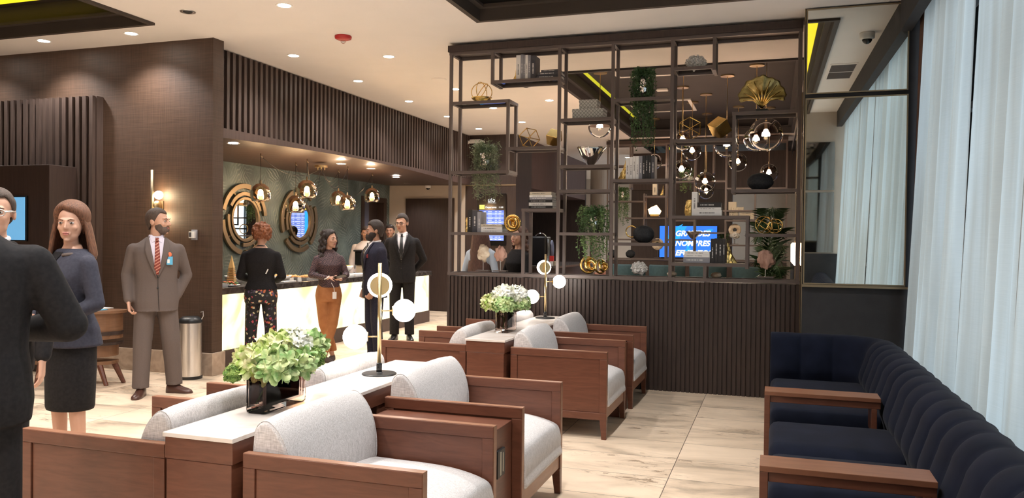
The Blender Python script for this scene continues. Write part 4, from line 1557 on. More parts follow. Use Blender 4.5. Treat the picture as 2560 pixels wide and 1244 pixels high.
for k in range(15):
    if pl0 is None:
        pl0 = tag(plate(MB(), (0, 0, 0), .085, .012).build('dinner_plate', 'white_gloss', smooth=True), 'white plate in the stack at the far end of the buffet', 'plate', 'stack of white plates at the far end of the buffet')
        pl0.location = (BX - .02, 12.95, ZT)
    else:
        p = pl0.copy()
        C.objects.link(p)
        p.location = (BX - .02 + .004 * math.sin(k * 2.1), 12.95 + .004 * math.cos(k * 1.7), ZT + k * .0145)
for k in range(5):
    c = thing('teacup', ('nearest', 'second', 'third', 'fourth', 'farthest')[k] + ' small white cup beside the stack of plates', 'cup', (BX + .12 + .05 * (k % 2), 12.72 + .07 * k, ZT), 0, 'white cups at the far end of the buffet')
    MB().lathe([(.018, 0), (.03, .02), (.034, .045), (.031, .045), (.016, .006), (.001, .006)], 16).build('cup', 'white_gloss', c, smooth=True)
    MB().tube(arc((.036, 0, .025), .012, R(-100), R(100), 6, 'xz'), .003, 5).build('handle', 'white_gloss', c, smooth=True)

# round brass mirrors on the feathered wall
def ring_sector(mb, c, r0, r1, a0, a1, x0, x1, n=14, ky=1.0):
    rs = []
    for i in range(n + 1):
        a = R(a0 + (a1 - a0) * i / n)
        ca, sa = math.cos(a), math.sin(a)
        rs.append([(x, c[1] + r * ca * ky, c[2] + r * sa) for (x, r) in ((x0, r0), (x0, r1), (x1, r1), (x1, r0))])
    mb.rings(rs)


def ring_mirror(y, z, label, off):
    t = thing('round_mirror', label, 'mirror', (-7.80, y, z))
    m = MB()
    m.add([(0.035, .305 * math.cos(2 * PI * j / 40), .305 * math.sin(2 * PI * j / 40)) for j in range(40)], [tuple(range(40))])
    m.build('glass', 'mirror', t)
    m = MB()
    ring_sector(m, (0, 0, 0), .30, .345, 0, 360, 0.0, .06, 48)
    m.build('inner_rim', 'brass_dull', t, bevel=.004)
    m = MB()
    for a0, a1 in ((20, 150), (170, 250), (262, 345)):
        ring_sector(m, (0, 0, 0), .365, .425, a0 + off, a1 + off, .01, .05)
    m.build('middle_band', 'brass_dull', t, bevel=.004)
    m = MB()
    for a0, a1 in ((8, 62), (75, 165), (182, 262), (272, 350)):
        ring_sector(m, (0, 0, 0), .475, .553, a0 + off * .7, a1 + off * .7, .0, .045)
    m.build('outer_band', 'brass_dull', t, bevel=.004)
    m = MB()
    for a in (35, 120, 215, 300):
        ring_sector(m, (0, 0, 0), .34, .48, a + off, a + 3 + off, .01, .03, 2)
    m.build('spokes', 'brass_dull', t)


ring_mirror(10.31, 1.775, 'round mirror in broken brass rings left on the feathered wall, behind the red-haired woman', 0)
ring_mirror(11.80, 1.80, 'round mirror in broken brass rings right on the feathered wall, above the woman in rust', 55)

# pendant cluster
HK = [(-6.576, 9.056, 2.092, 'amber glass pendant hanging nearest the brown wall corner', .135), (-6.812, 10.233, 1.99, 'lowest amber pendant in front of the right round mirror', .145), (-6.372, 9.853, 2.185, 'highest amber pendant between the two round mirrors', .145),
      (-6.815, 11.459, 2.144, 'amber pendant fourth from the left, just above another', .135), (-6.367, 10.978, 2.047, 'low amber pendant fifth from the left, above the talking guests', .13), (-6.60, 12.208, 2.237, 'amber pendant at the right end of the cluster', .135)]
cp = (-6.712, 10.77)
for i, (x, y, z, lab, r) in enumerate(HK):
    t = thing('pendant_lamp', lab, 'pendant light', (x, y, z), 0, 'amber glass pendants over the buffet')
    MB().lathe([(.012, r * 1.0), (r * .42, r * .92), (r * .78, r * .62), (r * .98, r * .18), (r * 1.0, -r * .2), (r * .93, -r * .55), (r * .80, -r * .8), (r * .77, -r * .8), (r * .9, -r * .5)], 28, cap=False).build('shade', 'glass_amber', t, smooth=True)
    MB().ell((0, 0, .01), (.035, .035, .045), 14, 10).build('bulb', 'e_bulb', t, smooth=True)
    light('bulb_glow', 'POINT', (0, 0, .01), 11, (1, .80, .60), t, shadow_soft_size=.05)
    MB().cap((0, 0, r * .98), (0, 0, r * 1.25), .016, .012).build('socket', 'brass_dull', t, smooth=True)
    w_ = MB().tube([(0, 0, r * 1.2), (0, 0, 2.60 - z)], .004, 6)
    p0, p1 = Vector((0, 0, 2.595 - z)), Vector((cp[0] - x, cp[1] - y, 2.58 - z))
    sag = .18 + .12 * ((i * 7) % 3)
    w_.tube([p0.lerp(p1, k / 16) + Vector((0, 0, -sag * 4 * (k / 16) * (1 - k / 16))) for k in range(17)], .0035, 6)
    w_.build('cord', 'black', t, smooth=True)
    MB().tube([(0, 0, 2.628 - z), (0, 0, 2.59 - z), (.0, .03, 2.585 - z)], .008, 8).build('ceiling_hook', 'brass_dull', t, smooth=True)
t = thing('pendant_canopy', 'round brass ceiling canopy gathering the pendant cords', 'ceiling fitting', (cp[0], cp[1], 2.628))
MB().lathe([(.001, 0), (.10, 0), (.10, -.03), (.001, -.03)], 28).build('canopy_plate', 'brass', t)
for k in range(6):
    a = k * PI / 3
    MB().cap((.06 * math.cos(a), .06 * math.sin(a), -.03), (.06 * math.cos(a), .06 * math.sin(a), -.06), .01, .009).build('cord_grip', 'brass', t, smooth=True)

# ================================================================ REAR GLOBE PENDANTS
def rear_pendant(px, py, gz, r, label, en=11):
    t = thing('globe_pendant', label, 'pendant light', (px, py, gz), 0, 'half-mirrored glass globes in the grey coffer')
    top, bot = [], []
    for k in range(11):
        a = R(86 - 86 * k / 10)
        top.append((r * math.cos(a), r * math.sin(a)))
    for k in range(13):
        a = R(0 - 88 * k / 12)
        bot.append((r * math.cos(a), r * math.sin(a)))
    MB().lathe(top, 32, cap=False).build('mirrored_cap', 'smoke_mirror', t, smooth=True) if False else MB().lathe(top, 32, cap=False).build('mirrored_cap', 'glass_smoke', t, smooth=True)
    MB().lathe(bot, 32, cap=False).build('clear_bowl', 'glass_clear', t, smooth=True)
    MB().ell((0, 0, .02), (.032, .032, .05), 14, 10).build('bulb', 'e_bulb', t, smooth=True)
    if en:
        light('bulb_glow', 'POINT', (0, 0, .0), en, (1, .84, .70), t, shadow_soft_size=.05)
    MB().cap((0, 0, .07), (0, 0, r + .03), .018, .014).build('socket', 'brass_dull', t, smooth=True)
    MB().tube([(0, 0, r), (0, 0, ZC - gz)], .0045, 8).build('rod', 'brass', t, smooth=True)
    MB().lathe([(.001, ZC - gz), (.10, ZC - gz), (.10, ZC - gz - .018), (.001, ZC - gz - .02)], 24).build('canopy', 'brass', t)
    return t


for a in ((-2.45, 11.415, 3.178, .17, 'globe pendant at the left end, its lower half showing under the patterned boxes'),
          (-.69, 12.11, 2.936, .18, 'globe pendant under the solid gold cube, cut by the divider post'),
          (-1.112, 13.55, 2.50, .168, 'globe pendant hanging low in the middle on the longest pair of rods'),
          (-1.40, 14.26, 3.10, .165, 'upper middle globe pendant right of the wire cube shelf'),
          (-1.42, 12.83, 2.645, .16, 'globe pendant beside the row of books, right of the divider post'),
          (-1.272, 11.6, 2.96, .15, 'globe pendant just under the gold wire cube'),
          (-.65, 14.94, 2.953, .17, 'globe pendant farther back, right of the kinked divider post'),
          (-1.26, 15.63, 2.47, .145, 'lowest and farthest middle globe pendant, overlapping the one above it'),
          (-2.31, 16.0, 3.10, .155, 'globe pendant behind the right end of the row of books'),
          (-.115, 10.0, 2.80, .20, 'largest globe pendant at the right, below the gold coral fan'),
          (-.262, 11.5, 2.93, .165, 'globe pendant half hidden behind the largest one'),
          (-.112, 15.2, 2.77, .165, 'globe pendant right at the back, above the dark rounded rock')):
    rear_pendant(*a)

# ================================================================ OBJECTS ON THE SHELVES
def book(x, y, z, w, h, d, m, label, group, lean=0, flat=False, text=None, name='book', rot=0, tcol='print_dark'):
    """upright: w thick along x, h tall, d deep; flat: w wide along x, h thick"""
    t = thing(name, label, 'book', (x, y, z), rot, group)
    cov = MB()
    e = .003
    if flat:
        cov.box(-w / 2, w / 2, -d / 2, d / 2, 0, e).box(-w / 2, w / 2, -d / 2, d / 2, h - e, h).box(-w / 2, w / 2, -d / 2, -d / 2 + e, e, h - e)
        pg = MB().box(-w / 2 + .004, w / 2 - .004, -d / 2 + e, d / 2 - .005, e, h - e)
    else:
        cov.box(-w / 2, -w / 2 + e, -d / 2, d / 2, 0, h).box(w / 2 - e, w / 2, -d / 2, d / 2, 0, h).box(-w / 2 + e, w / 2 - e, -d / 2, -d / 2 + e, 0, h)
        pg = MB().box(-w / 2 + e, w / 2 - e, -d / 2 + e, d / 2 - .005, .003, h - .004)
    cov.build('cover', m, t)
    pg.build('pages', 'paper', t)
    rnd = random.Random(int(abs(x) * 977 + z * 131))
    tx = MB()
    if flat:
        a = -w / 2 + .03
        while a < w * .22:
            b = a + rnd.uniform(.002, .0045)
            tx.box(a, b, -d / 2 - .0006, -d / 2, h * .38, h * .62)
            a = b + rnd.choice((.002, .002, .003, .008))
    else:
        a = h * rnd.uniform(.2, .4)
        top_ = a + h * .42
        while a < top_:
            b = a + rnd.uniform(.002, .0045)
            tx.box(-w * .14, w * .14, -d / 2 - .0006, -d / 2, a, b)
            a = b + rnd.choice((.002, .002, .003, .008))
    if tx.v:
        tx.build('title', tcol, t)
    if lean:
        t.rotation_euler = (0, lean, 0)
    return t


def row_of_books(x, z, specs, group, names, y=SY, d=.17):
    for (w, h, m), nm in zip(specs, names):
        x += w / 2
        book(x, y, z, w - .0015, h, d, m, nm, group, tcol='print_dark' if 'white' in m or 'cream' in m else 'book_white')
        x += w / 2
    return x


def pile_of_books(x, z, specs, group, names, y=SY):
    for (w, h, m, dx), nm in zip(specs, names):
        book(x + dx, y, z, w, h - .001, .19, m, nm, group, flat=True, tcol='print_dark' if 'white' in m or 'cream' in m else 'book_white')
        z += h
    return z


def bookend(x, z, h, label, y=SY, seed=0, s=1.0):
    """rough gold stone half: flat face to the books"""
    rnd = random.Random(seed)
    rows = []
    for i in range(9):
        u = i / 8
        wz = (.045 * (1 - .55 * u) + .012 * math.sin(3 * u + seed)) * s
        ring = []
        for j in range(12):
            a = PI / 2 + PI * j / 11
            k = 1 + rnd.uniform(-.14, .14)
            ring.append((wz * math.cos(a) * k * 1.3, .05 * math.sin(a) * k * (1 - .4 * u), h * u))
        rows.append(ring)
    o = MB().rings(rows).build('gold_bookend', 'gold_rough', smooth=False)
    o.location = (x, y, z)
    tag(o, label, 'bookend')
    return o


def ring_pts(r, M, n=36):
    return [M @ Vector((r * math.cos(2 * PI * j / n), r * math.sin(2 * PI * j / n), 0)) for j in range(n)]


# upper left shelf: gold ring bowl
t = thing('ring_bowl', 'gold bowl of crossed rings on the top left glass shelf', 'sculpture', (-3.075, SY, 3.002))
MB().lathe([(.02, .0), (.06, .008), (.10, .035), (.115, .055), (.108, .055), (.09, .035), (.05, .016), (.001, .01)], 28).build('bowl', 'gold', t, smooth=True)
for k, (rx, ry) in enumerate(((75, 20), (60, -50), (85, 80))):
    MB().tube(ring_pts(.112, Matrix.Translation((0, 0, .115)) @ Matrix.Rotation(R(ry), 4, 'Z') @ Matrix.Rotation(R(rx), 4, 'X')), .0045, 6, closed=True).build('ring', 'gold', t, smooth=True)

G1 = 'books on the upper left shelf of the divider'
bookend(-2.655, 3.212, .17, 'gold stone bookend left of the upper books', seed=3)
row_of_books(-2.652, 3.212, ((.05, .265, 'book_white'), (.03, .27, 'book_grey'), (.022, .265, 'book_grey'), (.03, .262, 'book_white'), (.03, .258, 'book_grey'), (.055, .25, 'book_dark')), G1,
             ('thick white book with black lettering, first on the upper shelf beside the gold bookend', 'grey book second from the left on the upper shelf', 'thin grey book third from the left on the upper shelf', 'pale book fourth on the upper shelf', 'grey book next to the last upright one on the upper shelf', 'thick dark slate book, last upright one on the upper shelf'))
pile_of_books(-2.29, 3.212, ((.26, .034, 'book_dark', 0), (.25, .033, 'book_dark', .008), (.20, .022, 'book_dark', .02)), G1, ('bottom dark book of the small pile on the upper shelf', 'middle dark book of the small pile on the upper shelf', 'top dark book of the small pile on the upper shelf'))


def corner_on(yaw, roll):
    """turns a cube so one corner points along yaw (from -Y) and another up, rolled by roll degrees"""
    a = Vector((1, 1, 1)).normalized()
    b = Vector((-1, -1, 2)).normalized()
    src = Matrix((a, b, a.cross(b))).transposed()
    f = Vector((math.sin(R(yaw)), -math.cos(R(yaw)), -.13)).normalized()
    z = Vector((0, 0, 1)) - f * f.z
    z.normalize()
    z = Matrix.Rotation(R(roll), 3, f) @ z
    dst = Matrix((f, z, f.cross(z))).transposed()
    return (dst @ src.transposed()).to_4x4()


def wire_cube(c, s, label, ax=(12, 18)):
    t = thing('wire_cube', label, 'sculpture', c)
    M = corner_on(*ax)
    P = [M @ Vector((x, y, z)) * s for x in (-.5, .5) for y in (-.5, .5) for z in (-.5, .5)]
    zz = min(p.z for p in P)
    P = [p - Vector((0, 0, zz)) for p in P]
    m = MB()
    for a in range(8):
        for b in (1, 2, 4):
            if not a & b:
                m.tube([P[a], P[a | b]], .0045 * s / .13, 6)
    m.build('frame', 'gold', t)
    return t


def solid_cube(c, s, label, ax=(30, 16)):
    M = corner_on(*ax)
    h = s / 2
    m = MB().box(-h, h, -h, h, -h, h)
    m.box(-h * .6, h * .6, -h * .6, h * .6, h - .01, h + .002) if False else None
    m.xf(M)
    zz = min(v[2] for v in m.v)
    m.v = [(v[0], v[1], v[2] - zz) for v in m.v]
    o = m.build('gold_cube', 'gold', bevel=.003)
    o.location = c
    tag(o, label, 'sculpture')


wire_cube((-2.52, SY, 2.492), .135, 'gold wire cube balanced on a corner, left part of the divider')
solid_cube((-2.245, SY, 2.492), .125, 'solid gold cube tipped on its edge beside the left wire cube')
wire_cube((-.825, SY, 2.522), .142, 'gold wire cube on a corner, middle shelf right of the hanging ivy', (6, 0))
solid_cube((-.535, SY, 2.522), .145, 'solid gold cube tipped on its corner beside the right wire cube', (-14, 12))


def lidbox(x, z, w, h, d, label):
    t = thing('patterned_box', label, 'box', (x, SY, z), 0, 'grey lattice boxes on the divider')
    MB().box(-w / 2, w / 2, -d / 2, d / 2, 0, h * .72).build('body', 'lattice', t)
    MB().box(-w / 2 - .003, w / 2 + .003, -d / 2 - .003, d / 2 + .003, h * .72, h).build('lid', 'lattice', t)


lidbox(-1.86, 2.772, .325, .10, .20, 'larger grey lattice-patterned box at the bottom of the pair')
lidbox(-1.86, 2.873, .19, .095, .16, 'smaller grey lattice-patterned box on top of the larger one')

# chrome bowl
def tribowl(c, r, h, m, label, cat='bowl', n=32):
    rows = []
    for k in range(10):
        u = k / 9
        rr = r * (.16 + .84 * u ** .75)
        rows.append([(c[0] + rr * (1 + .06 * u * math.cos(3 * 2 * PI * j / n)) * math.cos(2 * PI * j / n), c[1] + rr * (1 + .06 * u * math.cos(3 * 2 * PI * j / n)) * math.sin(2 * PI * j / n), c[2] + h * u) for j in range(n)])
    for k in range(8, -1, -1):
        u = k / 9
        rr = r * (.16 + .84 * u ** .75) - .006
        rows.append([(c[0] + rr * math.cos(2 * PI * j / n), c[1] + rr * math.sin(2 * PI * j / n), c[2] + h * u + .008) for j in range(n)])
    o = MB().rings(rows).build('tapered_bowl', m, smooth=True)
    tag(o, label, cat)


tribowl((-1.845, SY, 2.287), .15, .19, 'chrome', 'shiny silver tapered bowl right of the left cubes')


# hanging plants
def trailing_plant(loc, h, r, strands, leafm, label, pot, seed, drop, leaf=.022, up=.12, thin=False, sx=1.0):
    t = thing('hanging_plant', label, 'plant', loc)
    rnd = random.Random(seed)
    fl, stm = MB(), MB()
    for k in range(strands):
        a = rnd.uniform(0, 2 * PI)
        out = rnd.uniform(.35, 1) * r
        dz = rnd.uniform(.25, 1.0) * drop
        hgt = rnd.uniform(.3, 1) * up
        pts = []
        n = max(8, int(dz / .028))
        ca, sa = math.cos(a) * sx, math.sin(a) * .62
        for i in range(n + 1):
            u = i / n
            if u < .28:
                v = u / .28
                q = out * math.sin(v * PI / 2)
                z = h + hgt * math.sin(v * PI * .75)
            else:
                v = (u - .28) / .72
                q = out * (1 + .06 * math.sin(5 * v + k))
                z = h + hgt * math.sin(PI * .75) - dz * v
            pts.append(Vector((q * ca + .012 * math.sin(9 * u + k), q * sa + .012 * math.cos(8 * u + k), z)))
        stm.tube(pts[::2] + [pts[-1]], .0013, 3)
        for i in range(1, n + 1):
            p = pts[i]
            for _ in range(2 if not thin else 3):
                d = Vector((rnd.uniform(-1, 1), rnd.uniform(-1, 1), rnd.uniform(-.9, .5))).normalized()
                s = d.cross(Vector((rnd.uniform(-1, 1), rnd.uniform(-1, 1), rnd.uniform(-1, 1)))).normalized()
                L = leaf * rnd.uniform(.7, 1.3)
                wd = L * (.16 if thin else .38)
                if thin:
                    L *= 1.7
                fl.add([p, p + d * L * .5 + s * wd, p + d * L, p + d * L * .5 - s * wd], [(0, 1, 2, 3)])
    fl.build('leaves', leafm, t)
    stm.build('stems', leafm, t)
    if pot:
        MB().lathe([(pot * .72, 0), (pot * .85, h * .5), (pot, h), (pot * .94, h), (pot * .8, h * .5), (.001, .02)], 28).build('pot', 'chrome', t, smooth=True)
        MB().lathe([(.001, h * .9), (pot * .9, h * .9)], 16, cap=False).build('soil', 'black', t)
    return t


trailing_plant((-3.02, SY, 2.247), .20, .17, 70, 'leaf_olive', 'feathery fern-like plant in a silver pot spilling over the left shelf', .075, 11, .58, .026, .14, thin=True)
trailing_plant((-1.80, SY - .0, 1.587), .17, .17, 95, 'leaf', 'bushy bright green trailing plant in a silver pot, reaching down near the gold knot', .07, 12, .55, .022, .12)
trailing_plant((-1.30, SY, 2.957), .22, .13, 110, 'leaf_dark', 'dark green ivy in a silver pot hanging in front of the grey coffer', .07, 13, .78, .021, .11)

G2 = 'flat pile of books on the small left shelf'
pile_of_books(-2.36, 1.837, ((.265, .030, 'book_black', 0), (.26, .034, 'book_white', .0), (.265, .030, 'book_black', -.005), (.245, .026, 'book_grey', .0), (.25, .022, 'book_white', .0), (.24, .034, 'book_cream', -.002)), G2,
              ('bottom black book of the six-book pile', 'white book second from the bottom of the six-book pile', 'black book third from the bottom of the six-book pile', 'grey book fourth from the bottom of the six-book pile', 'thin white book second from the top of the six-book pile', 'cream book on top of the six-book pile'))
G3 = 'books on the lower left shelf of the divider'
bookend(-3.20, 1.582, .16, 'gold stone bookend at the lower left of the divider', seed=5)
row_of_books(-3.195, 1.582, ((.055, .245, 'book_black'), (.06, .235, 'book_dark'), (.045, .22, 'book_grey')), G3, ('black book with white spine lettering, lower left shelf', 'ribbed black book, second on the lower left shelf', 'slate grey book, third on the lower left shelf'))
pile_of_books(-2.91, 1.582, ((.245, .024, 'book_white', 0), (.24, .034, 'book_white', .0), (.24, .028, 'book_cream', -.004)), G3, ('thin white book at the bottom of the pale pile, lower left shelf', 'white book with dark lettering in the middle of the pale pile, lower left shelf', 'cream book on top of the pale pile, lower left shelf'))


def knot(c, s, label, seed=0):
    t = thing('knot_sculpture', label, 'sculpture', c, seed)
    for k, (rx, rz, r, w) in enumerate(((90, 0, .085, .019), (70, 25, .06, .021), (100, -40, .045, .022))):
        M = Matrix.Translation(((k - 1) * .018 * s, -.01 * k, .095 * s)) @ Matrix.Rotation(R(rz), 4, 'Z') @ Matrix.Rotation(R(rx), 4, 'X')
        MB().tube(ring_pts(r * s, M, 32), w * s, 10, closed=True, sx=.7).build('loop', 'gold', t, smooth=True)


knot((-2.685, SY, 1.588), .98, 'shiny gold loop sculpture above the smiling woman')
knot((-1.84, SY, 1.155), .95, 'shiny gold loop sculpture at the bottom shelf under the bright trailing plant', .4)
knot((-1.72, SY + .02, 1.155), .80, 'second gold loop beside the first at the bottom shelf under the trailing plant', .9)


def blob(name, c, r, m, label, cat, seed, n=26, k=.25, parent=None, spikes=6.0):
    """irregular rounded lump with folds"""
    rows = []
    for i in range(n + 1):
        tt = -PI / 2 + PI * i / n
        tt = max(min(tt, PI / 2 - .03), -PI / 2 + .03)
        row = []
        for j in range(n * 2):
            a = 2 * PI * j / (n * 2)
            d = Vector((math.cos(tt) * math.cos(a), math.cos(tt) * math.sin(a), math.sin(tt)))
            f = 1 + k * mnoise.noise(d * spikes * .35 + Vector((seed, 0, 0))) * 1.6 + k * .6 * mnoise.noise(d * spikes + Vector((0, seed, 0)))
            row.append((c[0] + r[0] * d.x * f, c[1] + r[1] * d.y * f, c[2] + r[2] * d.z * f))
        rows.append(row)
    o = MB().rings(rows).build(name, m, parent, smooth=True)
    if parent is None:
        tag(o, label, cat)
    return o


def coral(c, r, label, seed, m='coral'):
    t = thing('coral', label, 'coral', c)
    rnd = random.Random(seed)
    b = MB()
    for i in range(130):
        zz = 1 - 1.35 * (i + .5) / 130
        a = i * 2.39996
        q = math.sqrt(max(0, 1 - zz * zz))
        d = Vector((q * math.cos(a), q * math.sin(a) * .8, zz))
        tip = Vector((d.x * r[0], d.y * r[1], r[2] * (.75 + d.z * .9))) * rnd.uniform(.82, 1.06)
        mid = tip * .62 + Vector((0, 0, r[2] * .05))
        b.tube([Vector((0, 0, r[2] * .3)), mid, tip], [.010 * r[0] / .08, .006 * r[0] / .08, .0085 * r[0] / .08], 5)
    b.build('branches', m, t, smooth=False)
    blob('core', (0, 0, r[2] * .72), (r[0] * .72, r[1] * .6, r[2] * .72), m, None, None, seed, 12, .35, t)
    return t


coral((-.775, SY, 3.237), (.105, .08, .085), 'white branching coral under the top beam of the divider', 3)
coral((-1.32, SY, 1.155), (.085, .07, .085), 'white branching coral on the bottom shelf left of centre', 4)


def on_stand(c, label, m, r, seed, cat='fossil', k=.25, flat=.35, pole=.12, base='metal_frame', name='fossil'):
    t = thing(name, label, cat, c)
    MB().box(-.075, .075, -.045, .045, 0, .012).build('base', base, t, bevel=.001)
    MB().tube([(0, 0, .012), (0, 0, pole + .01)], .0045, 8).build('pole', 'steel', t)
    blob('specimen', (0, 0, pole + r[2] * .92), (r[0], r[1], r[2]), m, None, None, seed, 18, k, t)
    return t


on_stand((-3.03, SY - .02, 1.155), 'flat cream fossil slice on a thin stand, bottom left of the divider', 'fossil', (.068, .018, .085), 2)
on_stand((-2.83, SY - .02, 1.155), 'folded pinkish fossil on a thin stand, right of the flat fossil slice', 'shell_pink', (.065, .026, .08), 9, k=.22)
on_stand((-.08, SY - .03, 1.155), 'ribbed pink shell on a thin stand at the bottom right of the divider', 'shell_pink', (.075, .03, .085), 5, pole=.10, name='seashell', cat='shell')
blob('seashell', (-.99 + .0, SY + .02, 1.17), (.05, .035, .025), 'fossil', 'small pale shell at the bottom shelf left of the divider post', 'shell', 4, 14, .1)
blob('seashell', (-.55, SY + .02, 1.17), (.05, .035, .028), 'fossil', 'small pale shell on the bottom shelf under the black books', 'shell', 6, 14, .1)

# gold coral fan
t = thing('coral_fan', 'large gold coral fan on a black block at the upper right of the divider', 'sculpture', (-.135, SY, 2.772))
MB().box(-.055, .055, -.04, .04, 0, .035).build('base', 'black', t, bevel=.002)
MB().tube([(0, 0, .03), (0, 0, .075)], .012, 8).build('stem', 'gold', t)
n = 40
rows = []
for i in range(14):
    u = .12 + .88 * i / 13
    row = []
    for j in range(n + 1):
        a = R(205 - 230 * j / n)
        rr = u * (.205 + .006 * math.sin(9 * a) + .006 * math.sin(17 * a + 1))
        row.append((rr * math.cos(a) * 1.08, .012 * math.sin(11 * a) * u * .4 + .02 * math.sin(3 * a), .155 + rr * math.sin(a) * (1.0 if a < PI and a > 0 else .55)))
    rows.append(row)
MB().grid(rows).build('fan', 'gold_fan', t, smooth=True, solid=.006)
m = MB()
for j in range(9):
    a = R(190 - 25 * j)
    m.tube([(0, -.012, .05), (.08 * math.cos(a), -.022, .13 + .06 * math.sin(a)), (.18 * math.cos(a), -.02, .155 + .17 * math.sin(a))], [.012, .008, .003], 6)
m.build('ribs', 'gold', t, smooth=True)

G4 = 'upright books on the middle shelf of the divider'
bookend(-1.465, 2.132, .20, 'gold stone bookend left of the white and black books', seed=8, s=1.1)
row_of_books(-1.458, 2.132, ((.036, .215, 'book_white'), (.036, .23, 'book_white'), (.032, .235, 'book_white'), (.03, .235, 'book_white'), (.036, .235, 'book_grey'), (.03, .24, 'book_black'), (.03, .24, 'book_black'), (.03, .245, 'book_black'), (.036, .235, 'book_dark')), G4,
             ('shorter white lettered book first in the middle shelf row', 'white book second in the middle shelf row', 'white book third in the middle shelf row', 'last white book of the middle shelf row', 'slate grey book between the white and the black books', 'first black book of the middle shelf row', 'black book in the middle of the black ones, middle shelf row', 'tallest black book of the middle shelf row', 'dark grey book at the right end of the middle shelf row'))
blob('rock_vase', (-.14, SY, 2.095), (.125, .08, .088), 'rock', 'rounded dark rock on the right shelf in front of the farthest pendant', 'rock', 2, 20, .04)
blob('rock_vase', (-1.28, SY, 1.572), (.11, .08, .092), 'rock', 'rounded dark rock on the lower shelf left of the television', 'rock', 7, 20, .04)

G5 = 'books on the shelf above the television'
bookend(-.80, 1.762, .16, 'gold stone bookend leaning on the tall white book', seed=12, s=1.2)
row_of_books(-.79, 1.762, ((.055, .235, 'book_white'),), G5, ('tall white upright book right of a gold bookend',))
pile_of_books(-.62, 1.762, ((.245, .055, 'book_white', 0), (.24, .026, 'book_white', -.003), (.23, .05, 'book_black', 0)), G5, ('thick white book at the bottom of the pile right of the tall white one', 'thin white book in the middle of that pile above the television', 'thick black book on top of that pile above the television'))
G6 = 'books on the lowest middle shelf'
pile_of_books(-.735, 1.292, ((.26, .055, 'book_grey', 0), (.255, .026, 'book_white', .0), (.245, .032, 'book_white', .004)), G6, ('thick dark grey book at the bottom of the lowest pile', 'white book in the middle of the lowest pile', 'white book with red lettering on top of the lowest pile'))
row_of_books(-.60, 1.292, ((.036, .24, 'book_black'), (.036, .245, 'book_black'), (.04, .245, 'book_black'), (.03, .24, 'book_black')), G6, ('black upright book nearest the lowest pile', 'second black upright book of the lowest shelf', 'third black upright book of the lowest shelf', 'last black upright book beside the gold stone'))
o = bookend(-.445, 1.292, .20, 'tall gold stone right of the black books on the lowest shelf', seed=15, s=1.3)
o.rotation_euler = (0, 0, PI)

t = thing('orbit_sculpture', 'gold sculpture of crossed hoops on the right shelf by the palm', 'sculpture', (-.055, SY, 1.587))
for k, (x, rx, rz, r) in enumerate(((-.045, 78, 20, .085), (-.045, 62, -55, .085), (-.045, 40, 60, .082), (.06, 80, 65, .072), (.06, 70, -15, .072), (.06, 30, 10, .070))):
    MB().tube(ring_pts(r, Matrix.Translation((x, 0, r + .003)) @ Matrix.Rotation(R(rz), 4, 'Z') @ Matrix.Rotation(R(rx), 4, 'X')), .005, 6, closed=True).build('hoop', 'gold', t, smooth=True)

# ---- objects on the far shelf
trailing_plant((-3.28 + .2, FY, 2.37), .18, .14, 50, 'leaf', 'trailing plant on the far shelf, seen left of the dark rounded rock', .07, 31, .75, .028, .1)
trailing_plant((-1.75, FY, 2.77), .18, .13, 30, 'leaf', 'trailing plant on the far shelf under the globe pendants', .07, 32, .45, .028, .1)
trailing_plant((-1.0, FY, 1.47), .14, .11, 30, 'leaf_dark', 'small bushy plant on the far shelf beside the television', .06, 33, .2, .026, .1)
trailing_plant((.0, FY, 1.47), .34, .13, 30, 'leaf', 'green plant on the far shelf behind the gold hoops', .06, 34, .2, .026, .14)
t = thing('ring_sculpture', 'upright gold ring on the far shelf left of the dark rock', 'sculpture', (-2.88, FY, 1.575))
MB().tube(ring_pts(.12, Matrix.Translation((0, 0, .13)) @ Matrix.Rotation(R(90), 4, 'X')), .012, 8, closed=True).build('ring', 'gold', t, smooth=True)
for x, z, lab in ((-2.33, 1.155, 'cream stone disc with a dark hole on a stand, far shelf left of the television'), (-.77, 1.46, 'cream stone disc with a dark hole, far shelf right of the gold stone')):
    t = thing('disc_sculpture', lab, 'sculpture', (x, FY, z))
    MB().lathe([(.045, -.02), (.12, -.02), (.125, 0), (.12, .02), (.045, .02), (.04, 0)], 28, cap=False).xf(Matrix.Translation((0, 0, .29)) @ Matrix.Rotation(R(90), 4, 'X')).build('disc', 'fossil', t, smooth=True)
    MB().lathe([(.001, -.004), (.045, -.004)], 20, cap=False).xf(Matrix.Translation((0, 0, .29)) @ Matrix.Rotation(R(90), 4, 'X')).build('centre', 'black', t)
    MB().tube([(0, 0, 0), (0, 0, .17)], .006, 8).box(-.07, .07, -.04, .04, 0, .012).build('stand', 'metal_frame', t)
t = thing('geode_lamp', 'glowing orange faceted stone on the far shelf above the television', 'lamp', (-2.4, FY, 2.02))
MB().rings([[(.10, -.06, .05), (.10, .06, .05), (-.10, .06, .05), (-.10, -.06, .05)], [(.13, -.07, .12), (.13, .07, .12), (-.13, .07, .15), (-.13, -.07, .15)], [(.04, -.04, .24), (.04, .04, .24), (-.06, .04, .20), (-.06, -.04, .20)]]).build('stone', 'e_glow_stone', t)
MB().box(-.09, .10, -.06, .06, 0, .05).build('foot', 'gold', t, bevel=.01)
G7 = 'pale books on the far shelf'
book(-2.47 + .08, FY, 2.47, .09, .26, .18, 'book_cream', 'broad cream book standing on the far shelf right of the trailing plant', G7)
bookend(-2.22, 2.47, .2, 'gold bookend beside the broad cream book on the far shelf', y=FY, seed=40)
x = -.86
